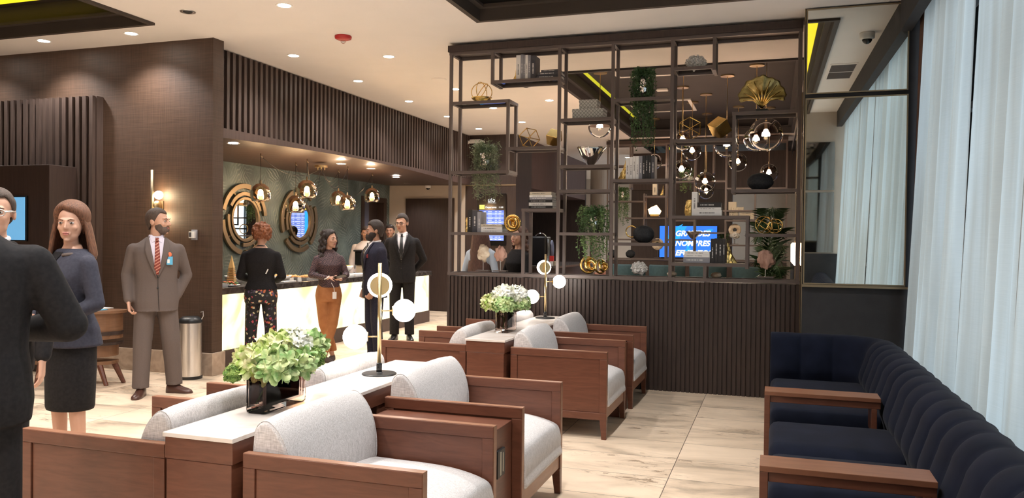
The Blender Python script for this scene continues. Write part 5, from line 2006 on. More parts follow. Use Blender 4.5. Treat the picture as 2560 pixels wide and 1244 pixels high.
for k in range(4):
    book(x + .045 * k, FY, 1.97, .04, .24 - .01 * k, .18, 'book_cream', ('tallest cream book standing on the far shelf, right beside the small gold end', 'second cream book standing on the far shelf left of the flat pile', 'third cream book standing on the far shelf left of the flat pile', 'shortest cream book standing on the far shelf, touching the flat pile')[k], G7)
for k in range(3):
    book(-.53, FY, 1.97 + .045 * k, .28, .043, .18, 'book_cream', ('bottom', 'middle', 'top')[k] + ' cream book of the flat pile on the far shelf', G7, flat=True)
coral((-.72 - .05, FY, 1.27 + .3), (.10, .08, .09), 'white coral on the far shelf right of the black books', 44)
coral((-1.72, FY, 2.77 - .01), (.12, .08, .07), 'white coral on the far shelf under the middle pendants', 45)
tribowl((-1.60, FY, 1.555), .16, .16, 'chrome', 'small copper-toned tapered bowl in front of the television')
blob('rock_vase', (-3.2 + .3, FY, 1.23), (.10, .08, .085), 'rock', 'small dark round rock on the far bottom shelf', 'rock', 23, 14, .05)
blob('rock_vase', (-3.28, FY, 1.23), (.10, .08, .085), 'rock', 'small dark round rock at the far left end of the far bottom shelf', 'rock', 24, 14, .05)
tag(MB().box(-.9, -.74, FY - .05, FY + .05, 2.152, 2.32).box(-.74, -.6, FY - .05, FY + .05, 2.152, 2.21).build('stepped_block', 'book_cream', bevel=.003), 'cream stepped block on the far shelf above the gold bookend', 'sculpture')

# television with the running caption
t = thing('television', 'wide television on the dark far wall showing white capital letters on blue', 'television', (-1.97, 19.37, 1.50))
MB().box(-.69, .69, -.01, .03, -.39, .39).build('bezel', 'screen_black', t, bevel=.004)
scn = MB().box(-.675, .675, -.014, -.0101, -.375, .375).build('screen', 'e_blue', t)
m = MB()
rnd = random.Random(4)
for k in range(12):
    x, z = rnd.uniform(-.65, .5), rnd.uniform(-.36, .3)
    m.rings([[(x, -.0152, z), (x + rnd.uniform(.03, .12), -.0152, z + .02), (x + rnd.uniform(.05, .2), -.0152, z + rnd.uniform(.1, .2)), (x + .01, -.0152, z + .1)], [(x, -.0147, z), (x + .05, -.0147, z + .02), (x + .08, -.0147, z + .12), (x + .01, -.0147, z + .1)]])
m.build('picture_pattern', 'e_cyan', scn)


def text(s, loc, size, m, parent, name='lettering', rot=(R(90), 0, 0), shear=0, ext=.0008, align='CENTER', off=0):
    c = bpy.data.curves.new(name, 'FONT')
    c.body = s
    c.size = size
    c.extrude = ext
    c.shear = shear
    c.offset = off
    c.align_x = align
    c.materials.append(MT[m])
    o = bpy.data.objects.new(name, c)
    C.objects.link(o)
    o.parent = parent
    bpy.context.view_layer.update()
    me = bpy.data.meshes.new_from_object(o.evaluated_get(bpy.context.evaluated_depsgraph_get()))
    bpy.data.objects.remove(o)
    o = bpy.data.objects.new(name, me)
    C.objects.link(o)
    o.parent = parent
    o.location = loc
    o.rotation_euler = rot
    return o


for s, z in (('GRANDES', .14), ('NOMBRES', -.095), ('REFUERZOS?', -.33)):
    text(s, (.10, -.018, z), .18, 'e_white', scn, shear=.25, off=.006)

# departures board on the core wall
t = thing('departures_screen', 'tall portrait screen of blue departure rows on the dark core wall', 'screen', (-5.48, 15.20, 1.38))
MB().box(-.31, .31, -.02, .0, 0, 1.06).build('bezel', 'screen_black', t, bevel=.004)
s_ = MB().box(-.27, .27, -.026, -.0201, .10, .72).build('screen', 'e_row', t)
m = MB()
for k in range(14):
    if k % 2 == 0:
        m.box(-.26, .265, -.0285, -.0265, .11 + k * .043, .11 + (k + 1) * .043)
m.build('row_bands', 'e_row2', s_)
MB().box(-.27, -.19, -.030, -.0290, .10, .70).build('status_column', 'e_cyan', s_)
m = MB()
rnd = random.Random(9)
for k in range(14):
    for (a, b) in ((-.16, -.09), (-.07, .06), (.08, .14), (.16, .22)):
        m.box(a, a + (b - a) * rnd.uniform(.6, 1), -.0305, -.0295, .125 + k * .043, .135 + k * .043)
m.build('row_lettering', 'e_white', s_)
MB().box(-.26, -.15, -.026, -.0201, .74, .83).build('header_tile', 'e_gold', t)
text('Departures', (-.01, -.024, .765), .052, 'e_white', t)
text('11:00', (.205, -.024, .765), .045, 'e_white', t)
text('uio', (0, -.024, .885), .13, 'e_white', t)
MB().box(-.08, .10, -.024, -.0205, .865, .870).build('logo_line', 'e_white', t)

# ================================================================ REAR ZONE FURNITURE
def teal_chair(x, y, label, rz=0):
    t = thing('dining_chair', label, 'chair', (x, y, 0), rz, 'teal barrel chairs behind the divider')
    rows = []
    for i in range(21):
        a = R(-20 - 140 * i / 20)
        r = .335
        rows.append([(r * math.cos(a), r * math.sin(a), .42), (r * 1.04 * math.cos(a), r * 1.04 * math.sin(a), 1.05), (r * .98 * math.cos(a), r * .98 * math.sin(a), 1.08), (r * .88 * math.cos(a), r * .88 * math.sin(a), 1.05), (r * .84 * math.cos(a), r * .84 * math.sin(a), .42)])
    MB().rings(rows).build('backrest', 'teal', t, smooth=True)
    MB().lathe([(.001, .38), (.27, .38), (.29, .42), (.28, .49), (.001, .50)], 24).build('seat', 'teal', t, smooth=True)
    for a in (45, 135, 225, 315):
        MB().tube([(.2 * math.cos(R(a)), .2 * math.sin(R(a)), .39), (.25 * math.cos(R(a)), .25 * math.sin(R(a)), 0)], [.016, .009], 8).build('leg', 'wood_dark', t)
    return t


tc = None
for i, (x, l) in enumerate(((-2.55, 'teal barrel chair farthest left, behind the white coral'), (-1.84, 'teal barrel chair right of the white coral, second from the left'), (-1.12, 'teal barrel chair in the middle of the row, under the flat pile of books'), (-.38, 'teal barrel chair at the right, under the black books and the ribbed shell'))):
    if tc is None:
        tc = teal_chair(x, 14.6, l)
    else:
        dup(tc, (x, 14.6, 0), 0, l)
t = thing('dining_table', 'long dark dining table beyond the teal chairs', 'table', (-1.5, 15.65, 0))
MB().box(-1.45, 1.5, -.4, .4, .72, .76).build('tabletop', 'wood_dark', t, bevel=.005)
for x in (-1.2, 1.2):
    MB().box(x - .05, x + .05, -.3, .3, 0, .72).build('leg', 'wood_dark', t)
# tan armchair seen left of the divider post
t = thing('armchair', 'tan leather armchair far behind the lower trailing plant', 'chair', (-4.05, 20.6, 0))
MB().box(-.4, .4, -.35, .35, .15, .42).build('seat', 'leather_tan', t, bevel=.03)
MB().box(-.4, .4, .25, .4, .3, .82).build('backrest', 'leather_tan', t, bevel=.03)
for x in (-.4, .30):
    MB().box(x, x + .12, -.38, .35, .0, .68).build('armrest', 'leather_tan', t, bevel=.03)
for i, (x, l) in enumerate(((-6.0, 'tan leather armchair by the far pale wall, left of the round column'), (-3.2, 'tan leather armchair by the far pale wall, right of the other'))):
    dup(t, (x, 22.6 + i * .6, 0), .3 * i, l)

# coffee counter in the recess
t = thing('coffee_counter', 'dark counter in the recess carrying the coffee machine', 'counter', (-5.3, 18.2, 0))
MB().box(-1.5, .75, -1.3, 2.6, .88, .93).build('countertop', 'slab', t, bevel=.004)
MB().box(-1.45, .70, -1.25, 2.55, 0, .88).build('body', 'wood_dark', t)
t = thing('coffee_machine', 'tall glossy black coffee machine with chrome trim on the coffee counter', 'coffee machine', (-5.0, 17.4, .931))
MB().box(-.27, .12, -.2, .2, 0, .66).build('body', 'black_gloss', t, bevel=.05, seg=4)
MB().tube(arc((-.08, 0, .58), .15, R(10), R(170), 10, 'xz'), .012, 8).build('handle', 'chrome', t, smooth=True)
MB().box(.12, .15, -.19, -.15, .02, .60).build('chrome_edge', 'chrome', t, bevel=.008)
MB().ell((.22, -.1, .36), (.05, .06, .22), 14, 10).build('side_tank', 'slot_blue', t, smooth=True)
t = thing('carton', 'small red and white carton right of the coffee machine', 'box', (-4.74, 17.15, .931))
MB().box(-.045, .045, -.03, .03, 0, .10).build('lower_half', 'white', t)
MB().box(-.045, .045, -.03, .03, .10, .22).build('upper_half', 'red', t)
for k in range(3):
    tag(MB().lathe([(.03, 0), (.035, .02), (.03, .10), (.033, .10)], 14, (-4.66, 17.1 + .12 * k, .931)).build('glass_jar', 'book_cream', smooth=True), ('nearest', 'middle', 'farthest')[k] + ' small pale jar beside the red and white carton', 'jar', 'jars on the coffee counter')
for k in range(4):
    tag(MB().cap((-5.45 + .06 * k, 17.3, .962), (-5.45 + .06 * k, 17.3, 1.25), .03, .012, 10).build('bottle', 'denim' if k % 2 else 'white', smooth=True), ('leftmost white', 'pale blue', 'second white', 'rightmost pale blue')[k] + ' slim bottle left of the coffee machine', 'bottle', 'bottles left of the coffee machine')

# glowing tube sconces on the far right wall
for i, (x, y, l) in enumerate(((.30, 12.6, 'glowing vertical tube light at the far right, left of the pair'), (.30, 13.6, 'glowing vertical tube light at the far right, middle one'), (.30, 14.4, 'glowing vertical tube light at the far right behind the ribbed shell'))):
    t = thing('tube_light', l, 'wall light', (x, y, 1.33))
    MB().cap((0, 0, -.14), (0, 0, .14), .032, .032, 14).build('tube', 'e_tube', t, smooth=True)
    MB().box(.02, .044, -.02, .02, -.2, .2).build('backplate', 'brass_dull', t)

# palm by the dark side wall
def palm(c, label, seed, n=11, L=.75, h=1.3):
    t = thing('palm_plant', label, 'plant', c)
    rnd = random.Random(seed)
    lf, st = MB(), MB()
    for k in range(n):
        a = rnd.uniform(0, 2 * PI)
        zz = h * rnd.uniform(.55, 1.0)
        p0 = Vector((0, 0, zz * .8))
        d = Vector((math.cos(a) * .35, math.sin(a), 0))
        pts = [p0 + d * (L * u) * .55 + Vector((0, 0, L * (.75 * u - .85 * u * u) + .2 * u)) for u in [i / 10 for i in range(11)]]
        st.tube([(0, 0, .2), p0 * .6, *pts], .005, 4)
        for i in range(1, 11):
            u = i / 10
            tn = (pts[i] - pts[i - 1]).normalized()
            sd = tn.cross(Vector((0, 0, 1))).normalized()
            for q in (-1, 1):
                for e in (0, .5):
                    p = pts[i - 1].lerp(pts[i], e)
                    tip = p + (sd * q * .8 + tn * .6 + Vector((0, 0, -.25))).normalized() * .22 * math.sin(PI * (u * .8 + .15))
                    md = (p + tip) / 2 + tn * .014
                    lf.add([p, md, tip, (p + tip) / 2 - tn * .014], [(0, 1, 2, 3)])
    lf.build('leaves', 'leaf_dark', t)
    st.build('stems', 'leaf_dark', t)
    MB().lathe([(.11, 0), (.15, .32), (.14, .32), (.001, .28)], 24).build('pot', 'black', t, smooth=True)


palm((-.05, 8.95, 0), 'dark palm with long feathery leaves behind the right end of the divider', 5, 9, .8, 2.1)
palm((-.02, 10.6, 0), 'second dark palm farther back along the dark side wall', 6, 8, .7, 1.7)

# ================================================================ LEFT SIDE
# wall sconce
t = thing('wall_sconce', 'brass rod wall light with two glowing globes on the brown wall', 'wall light', (-6.385, 7.08, 1.83))
MB().tube([(-.085, -.09, -.42), (-.085, -.09, .395)], .019, 16).build('rod', 'brass_dull', t, smooth=True)
MB().lathe([(.001, -.012), (.055, -.012), (.06, 0), (.055, .012), (.001, .012)], 24).xf(Matrix.Translation((.01, -.11, 0)) @ Matrix.Rotation(R(75), 4, 'Y')).build('disc', 'brass', t, smooth=True)
MB().tube([(-.085, -.09, 0), (-.03, -.09, 0), (-.03, 0, 0)], .010, 8).build('bracket', 'brass', t, smooth=True)
for z in (.12, -.12):
    g = MB().ell((-.0, -.09, z), (.047, .047, .047), 20, 12).build('globe', 'e_sconce', t, smooth=True)
    light('globe_glow', 'POINT', (-.015, -.09, z), 7, (1, .74, .45), t, shadow_soft_size=.055)
MB().box(-.05, -.01, -.012, 0, -.06, .06).build('wall_plate', 'brass_dull', t)
t = thing('thermostat', 'white wall controller on a grey plate, right of the man in the grey suit', 'control panel', (-5.985, 7.079, 1.52))
MB().box(-.035, .045, -.006, 0, -.055, .055).build('backplate', 'book_grey', t, bevel=.002)
MB().box(-.05, .025, -.03, -.006, -.035, .035).build('body', 'white_gloss', t, bevel=.003)
MB().box(-.045, -.015, -.032, -.0301, -.025, .028).build('display', 'book_dark', t)

# trash bin
t = thing('trash_bin', 'tall round stainless steel bin with black lid against the brown wall', 'bin', (-5.86, 6.88, 0))
MB().lathe([(.001, 0), (.122, 0), (.124, .03), (.001, .03)], 36).build('base_ring', 'black', t)
MB().lathe([(.115, .03), (.115, .60)], 48, cap=False).build('body', 'steel', t, smooth=True)
MB().lathe([(.001, .66), (.08, .655), (.112, .63), (.118, .60), (.117, .59), (.001, .59)], 36).build('lid', 'black', t, smooth=True)
MB().tube([(.09, .05, .61), (.115, .06, .66), (.112, .06, .71), (.09, .05, .70)], .005, 6).build('hinge', 'steel', t)

# curved desk behind the grey suit
t = thing('reception_desk', 'curved brown wooden desk with open lower rails behind the man in the grey suit', 'desk', (-7.0, 6.35, 0))
def curved(mb, z0, z1, r0, r1, a0=-95, a1=20, dz=0):
    rs = []
    for i in range(25):
        a = R(a0 + (a1 - a0) * i / 24)
        rs.append([((r0 * math.cos(a)) * 1.0, r0 * math.sin(a) * .5, z0), (r1 * math.cos(a), r1 * math.sin(a) * .5, z0), (r1 * math.cos(a), r1 * math.sin(a) * .5, z1), (r0 * math.cos(a), r0 * math.sin(a) * .5, z1)])
    mb.rings(rs)
    return mb
curved(MB(), .72, .75, .0, .74).build('desktop', 'wood_desk', t, bevel=.004)
curved(MB(), .46, .718, .66, .69).build('apron', 'wood_desk', t)
curved(MB(), .50, .535, .69, .70).build('band', 'wood_dark', t)
curved(MB(), .40, .425, .66, .70).build('band', 'wood_dark', t)
curved(MB(), .28, .40, .60, .64).build('lower_panel', 'wood_desk', t)
curved(MB(), .20, .235, .10, .64).build('shelf', 'wood_desk', t)
for a in (-88, -20, 12):
    MB().tube([(.6 * math.cos(R(a)), .3 * math.sin(R(a)), .21), (.72 * math.cos(R(a)), .36 * math.sin(R(a)), 0)], [.03, .02], 8).build('leg', 'wood', t)
for k, (x, y) in enumerate(((-6.72, 6.15), (-6.5, 6.25), (-6.6, 6.42))):
    tag(MB().box(x - .10, x + .10, y - .07, y + .07, .7505 + .0 * k, .756).build('papers', 'white' if k != 1 else 'badge_blue'), ('white papers on the curved desk, left', 'blue-edged papers on the curved desk, middle', 'white papers on the curved desk, toward the wall')[k], 'paper')

# kiosk with a screen at the far left
t = thing('kiosk', 'tall black cabinet standing before the slatted panel at the far left', 'cabinet', (-8.2, 6.75, 0))
MB().box(-.9, .70, -.15, .2, 0, 2.27).build('body', 'wood_dark', t, bevel=.005)
tag(MB().box(-8.6, -7.80, 6.57, 6.598, 1.43, 1.93).build('monitor', 'black_gloss', bevel=.003), 'slim black monitor on the black cabinet, its blue picture showing beside the face with glasses', 'screen')
o = MB().box(-8.58, -7.815, 6.562, 6.5695, 1.445, 1.915).build('picture', 'e_screen_left', bpy.data.objects['monitor'])

# ================================================================ PEOPLE
# figure space: z up, faces -Y, the figure's left hand is on +X, sizes for a 1.75 m adult, scaled by H/1.75
def lerp(a, b, t):
    return a + (b - a) * t


class Torso:
    """stack of elliptic sections; gives the cloth surface in front/behind"""
    def __init__(s, secs):
        s.s = secs      # (z, rx, ry, cy)

    def at(s, z):
        q = s.s
        if z <= q[0][0]:
            return q[0][1:]
        for a, b in zip(q, q[1:]):
            if z <= b[0]:
                t = (z - a[0]) / (b[0] - a[0])
                return tuple(lerp(a[i], b[i], t) for i in (1, 2, 3))
        return q[-1][1:]

    def mesh(s, mb, n=28, power=2.3):
        rs = []
        for z, rx, ry, cy in s.s:
            ring = []
            for j in range(n):
                a = 2 * PI * j / n
                c, d = math.cos(a), math.sin(a)
                k = (abs(c) ** power + abs(d) ** power) ** (-1 / power)
                ring.append((rx * c * k, cy + ry * d * k, z))
            rs.append(ring)
        mb.rings(rs)
        return mb

    def front(s, x, z, off=0.004, side=-1, power=2.3):
        rx, ry, cy = s.at(z)
        u = min(.98, abs(x) / rx)
        return Vector((x, cy + side * (ry * (1 - u ** power) ** (1 / power) + off), z))

    def patch(s, mb, outline, off=.006, side=-1, n=10):
        """outline: list of (z, x_left, x_right) rows"""
        rows = []
        for z, a, b in outline:
            rows.append([s.front(lerp(a, b, j / n), z, off, side) for j in range(n + 1)])
        mb.grid(rows)
        return mb


def hand(mb, wrist, d, palm_n, thumb_side, curl=.4, s=1.0, spread=.10):
    d = Vector(d).normalized()
    nrm = Vector(palm_n)
    nrm = (nrm - d * nrm.dot(d)).normalized()
    t = d.cross(nrm).normalized() * thumb_side
    w = Vector(wrist)
    # palm: flattened, four knuckles wide
    for k in range(4):
        o_ = (k - 1.5) * .0185 * s
        mb.cap(w + t * o_ * .6, w + d * .078 * s + t * o_, .0150 * s, .0125 * s, 8)
    L = (.070, .078, .072, .056)
    for k in range(4):
        o_ = (1.5 - k) * .0205 * s
        p = w + d * .080 * s + t * o_
        dd = (d + t * (1.5 - k) * spread).normalized()
        ln = L[k] * s
        a = 0
        for seg, fr, r in ((0, .45, .0092), (1, .32, .0083), (2, .23, .0073)):
            a += curl * (.8 if seg == 0 else 1.1)
            v = dd * math.cos(a) + nrm * math.sin(a)
            q = p + v * ln * fr
            mb.cap(p, q, r * s, r * s * .93, 8)
            p = q
    p = w + d * .022 * s + t * .024 * s
    v = (d * .62 + t * .62 + nrm * .35).normalized()
    for ln, r in ((.036, .0125), (.030, .0105), (.024, .009)):
        q = p + v * ln * s
        mb.cap(p, q, r * s, r * s * .93, 8)
        p = q
        v = (v + d * .35 + nrm * .18 * (1 + curl)).normalized()


def head_prims(mb, M, female=False, beard=False):
    n0 = len(mb.v)
    mb.ell((0, .018, .030), (.074, .092, .083), 22, 14)
    mb.ell((0, -.022, -.018), (.064, .070, .086), 20, 14)
    mb.ell((0, -.035, -.068), (.050 if female else .056, .047, .040), 16, 10)
    mb.ell((0, -.074, -.096), (.020, .018, .015), 12, 8)
    if female:
        mb.cap((0, -.086, .014), (0, -.103, -.024), .0055, .0088, 10)
        mb.ell((-.008, -.094, -.028), (.0065, .008, .006), 8, 6)
        mb.ell((.008, -.094, -.028), (.0065, .008, .006), 8, 6)
    else:
        mb.cap((0, -.088, .014), (0, -.110, -.026), .0065, .0115, 10)
        mb.ell((-.011, -.098, -.030), (.008, .010, .007), 8, 6)
        mb.ell((.011, -.098, -.030), (.008, .010, .007), 8, 6)
    mb.cap((-.040, -.073, .026), (-.008, -.087, .022), .008 if not female else .005, .008 if not female else .005, 8)
    mb.cap((.040, -.073, .026), (.008, -.087, .022), .008 if not female else .005, .008 if not female else .005, 8)
    for q in (-1, 1):
        mb.ell((q * .036, -.066, -.025), (.020, .018, .020), 10, 8)
        mb.ell((q * .077, .016, -.008), (.009, .020, .031), 10, 8, tilt=Matrix.Rotation(R(-12), 3, 'X'))
    mb.ell((0, -.083, -.060), (.026, .012, .014), 12, 8)
    mb.xf(M, n0)


def face_details(t, M, sc_, iris='iris', brow='hair_short', lipc='lips', look=0.0):
    for q in (-1, 1):
        e = MB().ell((q * .030, -.0805, .004), (.0135, .0085, .0068), 12, 8).xf(M).build('eye', 'eye_white', t, smooth=True)
        MB().ell((q * .030 + look * .004, -.0875, .004), (.0055, .003, .0055), 10, 6).xf(M).build('iris', iris, e, smooth=True)
        MB().tube([(q * .014, -.0945, .020), (q * .030, -.0935, .027), (q * .048, -.082, .022)], [.0028, .0034, .0016], 6).xf(M).build('eyebrow', brow, t, smooth=True)
    MB().ell((0, -.0945, -.055), (.021, .0055, .0042), 12, 6).ell((0, -.0935, -.064), (.018, .006, .005), 12, 6).xf(M).build('lips', lipc, t, smooth=True)


def hair_cap(M, thick=.012, z_front=.045, z_back=-.07, z_side=.0, m='hair_short', parent=None, name='hair', bump=.0, vol=1.0, side_x=.0, seed=1, face_w=55, sweep=.0):
    """closed shell hugging the skull, open over the face"""
    nA, nB = 40, 16
    mb = MB()
    cen = Vector((0, .016, .030))
    rx, ry, rz = .0745 + thick, .093 + thick, .084 + thick * vol
    grid = []
    cw = math.cos(R(face_w))
    for j in range(nA):
        a = 2 * PI * j / nA
        front = max(0.0, -math.sin(a))
        back = max(0.0, math.sin(a))
        u = min(1, front / (cw * 1.25))
        u = u * u * (3 - 2 * u)
        zl = lerp(z_side, z_front + sweep * math.cos(a), u) if front > 0 else lerp(z_side, z_back, min(1, back * 1.4))
        out = []
        for i in range(nB + 1):
            e = i / nB
            z = lerp(cen.z + rz, zl, e ** 1.5)
            dz = (z - cen.z) / rz
            q = math.sqrt(max(0, 1 - dz * dz)) if dz > 0 else max(.80, 1 - .25 * dz * dz)
            f = 1 + bump * mnoise.noise(Vector((math.cos(a) * 3, math.sin(a) * 3, z * 30 + seed)))
            k = 1 - (thick * .80 / .09) * e ** 5
            out.append(Vector((cen.x + rx * q * k * math.cos(a) * f, cen.y + ry * q * k * math.sin(a) * f, z)))
        grid.append(out)
    rows = [[grid[j][i] for j in range(nA)] for i in range(nB + 1)]
    rows[0] = [Vector((cen.x + (p.x - cen.x) * .2, cen.y + (p.y - cen.y) * .2, p.z)) if True else p for p in rows[0]]
    inner = [[cen + (p - cen) * .90 for p in r] for r in rows[::-1]]
    mb.rings(rows + inner, cap=False)
    mb.f.append(tuple(range(nA)))
    n_ = len(mb.v)
    mb.f.append(tuple(range(n_ - nA, n_))[::-1])
    mb.xf(M)
    return mb.build(name, m, parent, smooth=True)


def curls(M, parent, m, pts_fn, n, r0, r1, seed, name='hair', voxel=.008, sm=1):
    rnd = random.Random(seed)
    mb = MB()
    for _ in range(n):
        p = pts_fn(rnd)
        r = rnd.uniform(r0, r1)
        mb.ell(p, (r, r, r * rnd.uniform(.8, 1.3)), 8, 6)
    mb.xf(M)
    return mb.build(name, m, parent, remesh=voxel, sm=sm)


def long_hair(M, parent, m, z_end=-.25, w=.095, seed=1, name='hair_length', yb=.075, fronts=True, wave=.0, flare=1.15):
    """falling hair: crescent section behind the head and over the shoulders"""
    rows = []
    n = 18
    for i in range(17):
        u = i / 16
        z = lerp(.04, z_end, u)
        ww = lerp(.083, w * flare, u ** .7) * (1 - .25 * max(0, u - .8) / .2)
        dd = lerp(.105, yb + .045, u)
        ring = []
        a0, a1 = (-25, 205) if fronts else (0, 180)
        for j in range(n + 1):
            a = R(lerp(a0, a1, j / n))
            f = 1 + .03 * math.sin(14 * a + seed) + wave * math.sin(9 * u + 3 * a)
            ring.append((ww * f * math.cos(a), .016 + dd * f * math.sin(a), z))
        for j in range(n, -1, -1):
            a = R(lerp(a0, a1, j / n))
            ring.append(((ww - .022) * math.cos(a), .016 + (dd - .03) * math.sin(a), z))
        rows.append(ring)
    return MB().rings(rows).xf(M).build(name, m, parent, smooth=True)


MAN = [(.80, .165, .118, .005), (.88, .172, .122, .006), (.97, .166, .118, .004), (1.06, .156, .112, .0), (1.16, .160, .115, -.002), (1.26, .172, .122, -.004), (1.34, .178, .118, .0), (1.385, .170, .104, .006), (1.415, .146, .090, .012), (1.45, .104, .075, .018), (1.482, .070, .062, .020), (1.50, .060, .058, .020)]
WOM = [(.80, .160, .118, .010), (.88, .168, .124, .012), (.96, .158, .115, .008), (1.05, .128, .095, .0), (1.12, .122, .092, -.002), (1.20, .136, .110, -.008), (1.28, .152, .122, -.010), (1.34, .158, .104, .0), (1.40, .150, .085, .010), (1.43, .122, .070, .014), (1.46, .078, .057, .016), (1.49, .054, .050, .018)]


def person(label, loc, rz, H=1.75, female=False, arms=None, legs=None, head=(0, 0, 0), skin='skin', jacket=None, trousers=None, shoes='shoe_brown',
           skirt=None, hands=(.35, .35), group=None, hem=.80, v=None, girth=1.0, trouser_fit=1.0, lower=True, collar=None, sleeve=1.0, vox=.0066, bare_shin=False, details=True, brow='hair_short', hand_n=None):
    t = thing('person', label, 'person', loc, rz, group)
    s = H / 1.75
    t.scale = (s, s, s)
    secs = [(z, rx * girth, ry * girth, cy) for z, rx, ry, cy in (WOM if female else MAN)]
    sh = (.165 if female else .192) * girth
    arms = arms or {}
    A = {}
    for q, k in ((1, 'L'), (-1, 'R')):
        e, w_, hd = arms.get(k, ((q * (sh + .055), .035, 1.13), (q * (sh + .06), -.035, .87), (0, -.1, -1)))
        A[k] = ((q * sh * .95, .012, 1.362), e, w_, hd)
    Lg = {}
    legs = legs or {}
    for q, k in ((1, 'L'), (-1, 'R')):
        knee, ank, toe = legs.get(k, ((q * .098, -.012, .50), (q * .105, .012, .085), (q * .25, -1, 0)))
        Lg[k] = ((q * .088, .0, .88), knee, ank, toe)
    # --- body: one continuous surface
    b = MB()
    Torso([(z, rx * .86, ry * .84, cy) for z, rx, ry, cy in secs]).mesh(b)
    b.cap((0, .016, 1.42), (0, .004, 1.56), .056 if not female else .046, .050 if not female else .043, 14)
    hy, hp, hr = head
    MH = Matrix.Translation((0, .0, 1.622)) @ Matrix.Translation((0, .02, -.11)) @ Matrix.Rotation(R(hy), 4, 'Z') @ Matrix.Rotation(R(hp), 4, 'X') @ Matrix.Rotation(R(hr), 4, 'Y') @ Matrix.Scale(1.05, 4) @ Matrix.Translation((0, -.02, .108))
    head_prims(b, MH, female)
    for q, k in ((1, 'L'), (-1, 'R')):
        S, E, W, hd = A[k]
        b.cap((q * .08, .01, 1.36), S, .044, .042, 12)
        b.cap(S, E, .042, .035, 12)
        b.cap(E, W, .038, .024, 12)
        nn = (hand_n or {}).get(k, (-q, -.2, 0))
        hand(b, Vector(W) + Vector(hd).normalized() * .012, hd, nn, (1 if k == 'L' else -1) * 1, hands[0 if k == 'L' else 1], .95 if not female else .85)
        h0, kn, an, toe = Lg[k]
        if lower:
            b.cap(h0, kn, .082, .055, 14)
            b.cap(kn, an, .052, .032, 12)
            tv = Vector((toe[0], toe[1], 0)).normalized()
            b.cap(Vector(an) - Vector((0, 0, .05)), Vector(an) + tv * .12 - Vector((0, 0, .063)), .026, .017, 10)
    body = b.build('body', skin, t, remesh=vox, sm=2)
    if details:
        face_details(t, MH, s, brow=brow)
    T = Torso([(z, rx * 1.07 + .004, ry * 1.10 + .004, cy) for z, rx, ry, cy in secs])
    # --- upper garment
    if jacket:
        m = MB()
        js = [q_ for q_ in T.s if q_[0] >= hem - .001]
        if hem < js[0][0] - .01 or hem < .80:
            js = [(hem, js[0][1] * 1.03, js[0][2] * 1.06, js[0][3])] + js
        if not (collar == 'high'):
            js = js[:-1]
        Torso(js).mesh(m)
        for q, k in ((1, 'L'), (-1, 'R')):
            S, E, W, hd = A[k]
            g = sleeve * (.062 if not female else .052)
            m.cap((q * .08, .014, 1.365), Vector(S), g * .98, g * .96, 14)
            m.cap(S, E, g * .98, g * .84, 14)
            m.cap(E, Vector(W) - (Vector(W) - Vector(E)).normalized() * .022, g * .88, g * (.66 if not female else .60), 14)
        jk = m.build('jacket' if not female else 'top', jacket, t, remesh=.011, sm=2)
    # --- lower garment
    if trousers:
        m = MB()
        tf = trouser_fit
        Torso([(z, rx * 1.02 + .002, ry * 1.05, cy) for z, rx, ry, cy in secs if z < 1.07]).mesh(m)
        for q, k in ((1, 'L'), (-1, 'R')):
            h0, kn, an, toe = Lg[k]
            m.cap(h0, kn, .094 * min(1.03, tf), .074 * tf, 16)
            zz = Vector(an) + Vector((0, .008, .03 if not bare_shin else .075))
            m.tube([Vector(kn), Vector(kn).lerp(zz, .5), zz, zz + Vector((0, 0, -.035))], [.074 * tf, .068 * tf, .066 * tf, .068 * tf], 16)
        m.build('trousers', trousers, t, remesh=.010, sm=2)
    if skirt:
        z0, m_ = skirt
        rs = []
        for z, rx, ry, cy in [(z0, .165, .125, .005), (z0 + .02, .172, .130, .005), (.70, .182, .135, .008), (.88, .178, .132, .012), (1.02, .140, .105, .002)]:
            rs.append([(rx * math.cos(2 * PI * j / 32), cy + ry * math.sin(2 * PI * j / 32), z) for j in range(32)])
        MB().rings(rs).build('skirt', m_, t, smooth=True)
    if shoes and lower:
        for q, k in ((1, 'L'), (-1, 'R')):
            h0, kn, an, toe = Lg[k]
            tv = Vector((toe[0], toe[1], 0)).normalized()
            sd = Vector((-tv.y, tv.x, 0))
            rs = []
            base = Vector((an[0], an[1], 0))
            top = .105 if not female else .075
            for u, wd, hh in ((-.075, .022, .05), (-.062, .034, top), (-.02, .038, top), (.03, .040, top * .78), (.08, .045, .055), (.13, .045, .042), (.165, .034, .032), (.185, .014, .020)):
                c_ = base + tv * u
                rs.append([c_ - sd * wd, c_ - sd * wd * .95 + Vector((0, 0, hh * .55)), c_ - sd * wd * .55 + Vector((0, 0, hh)), c_ + sd * wd * .55 + Vector((0, 0, hh)), c_ + sd * wd * .95 + Vector((0, 0, hh * .55)), c_ + sd * wd])
            so_ = MB().rings(rs).build('shoe', shoes, t, smooth=True, bevel=.0)
    return t, T, MH


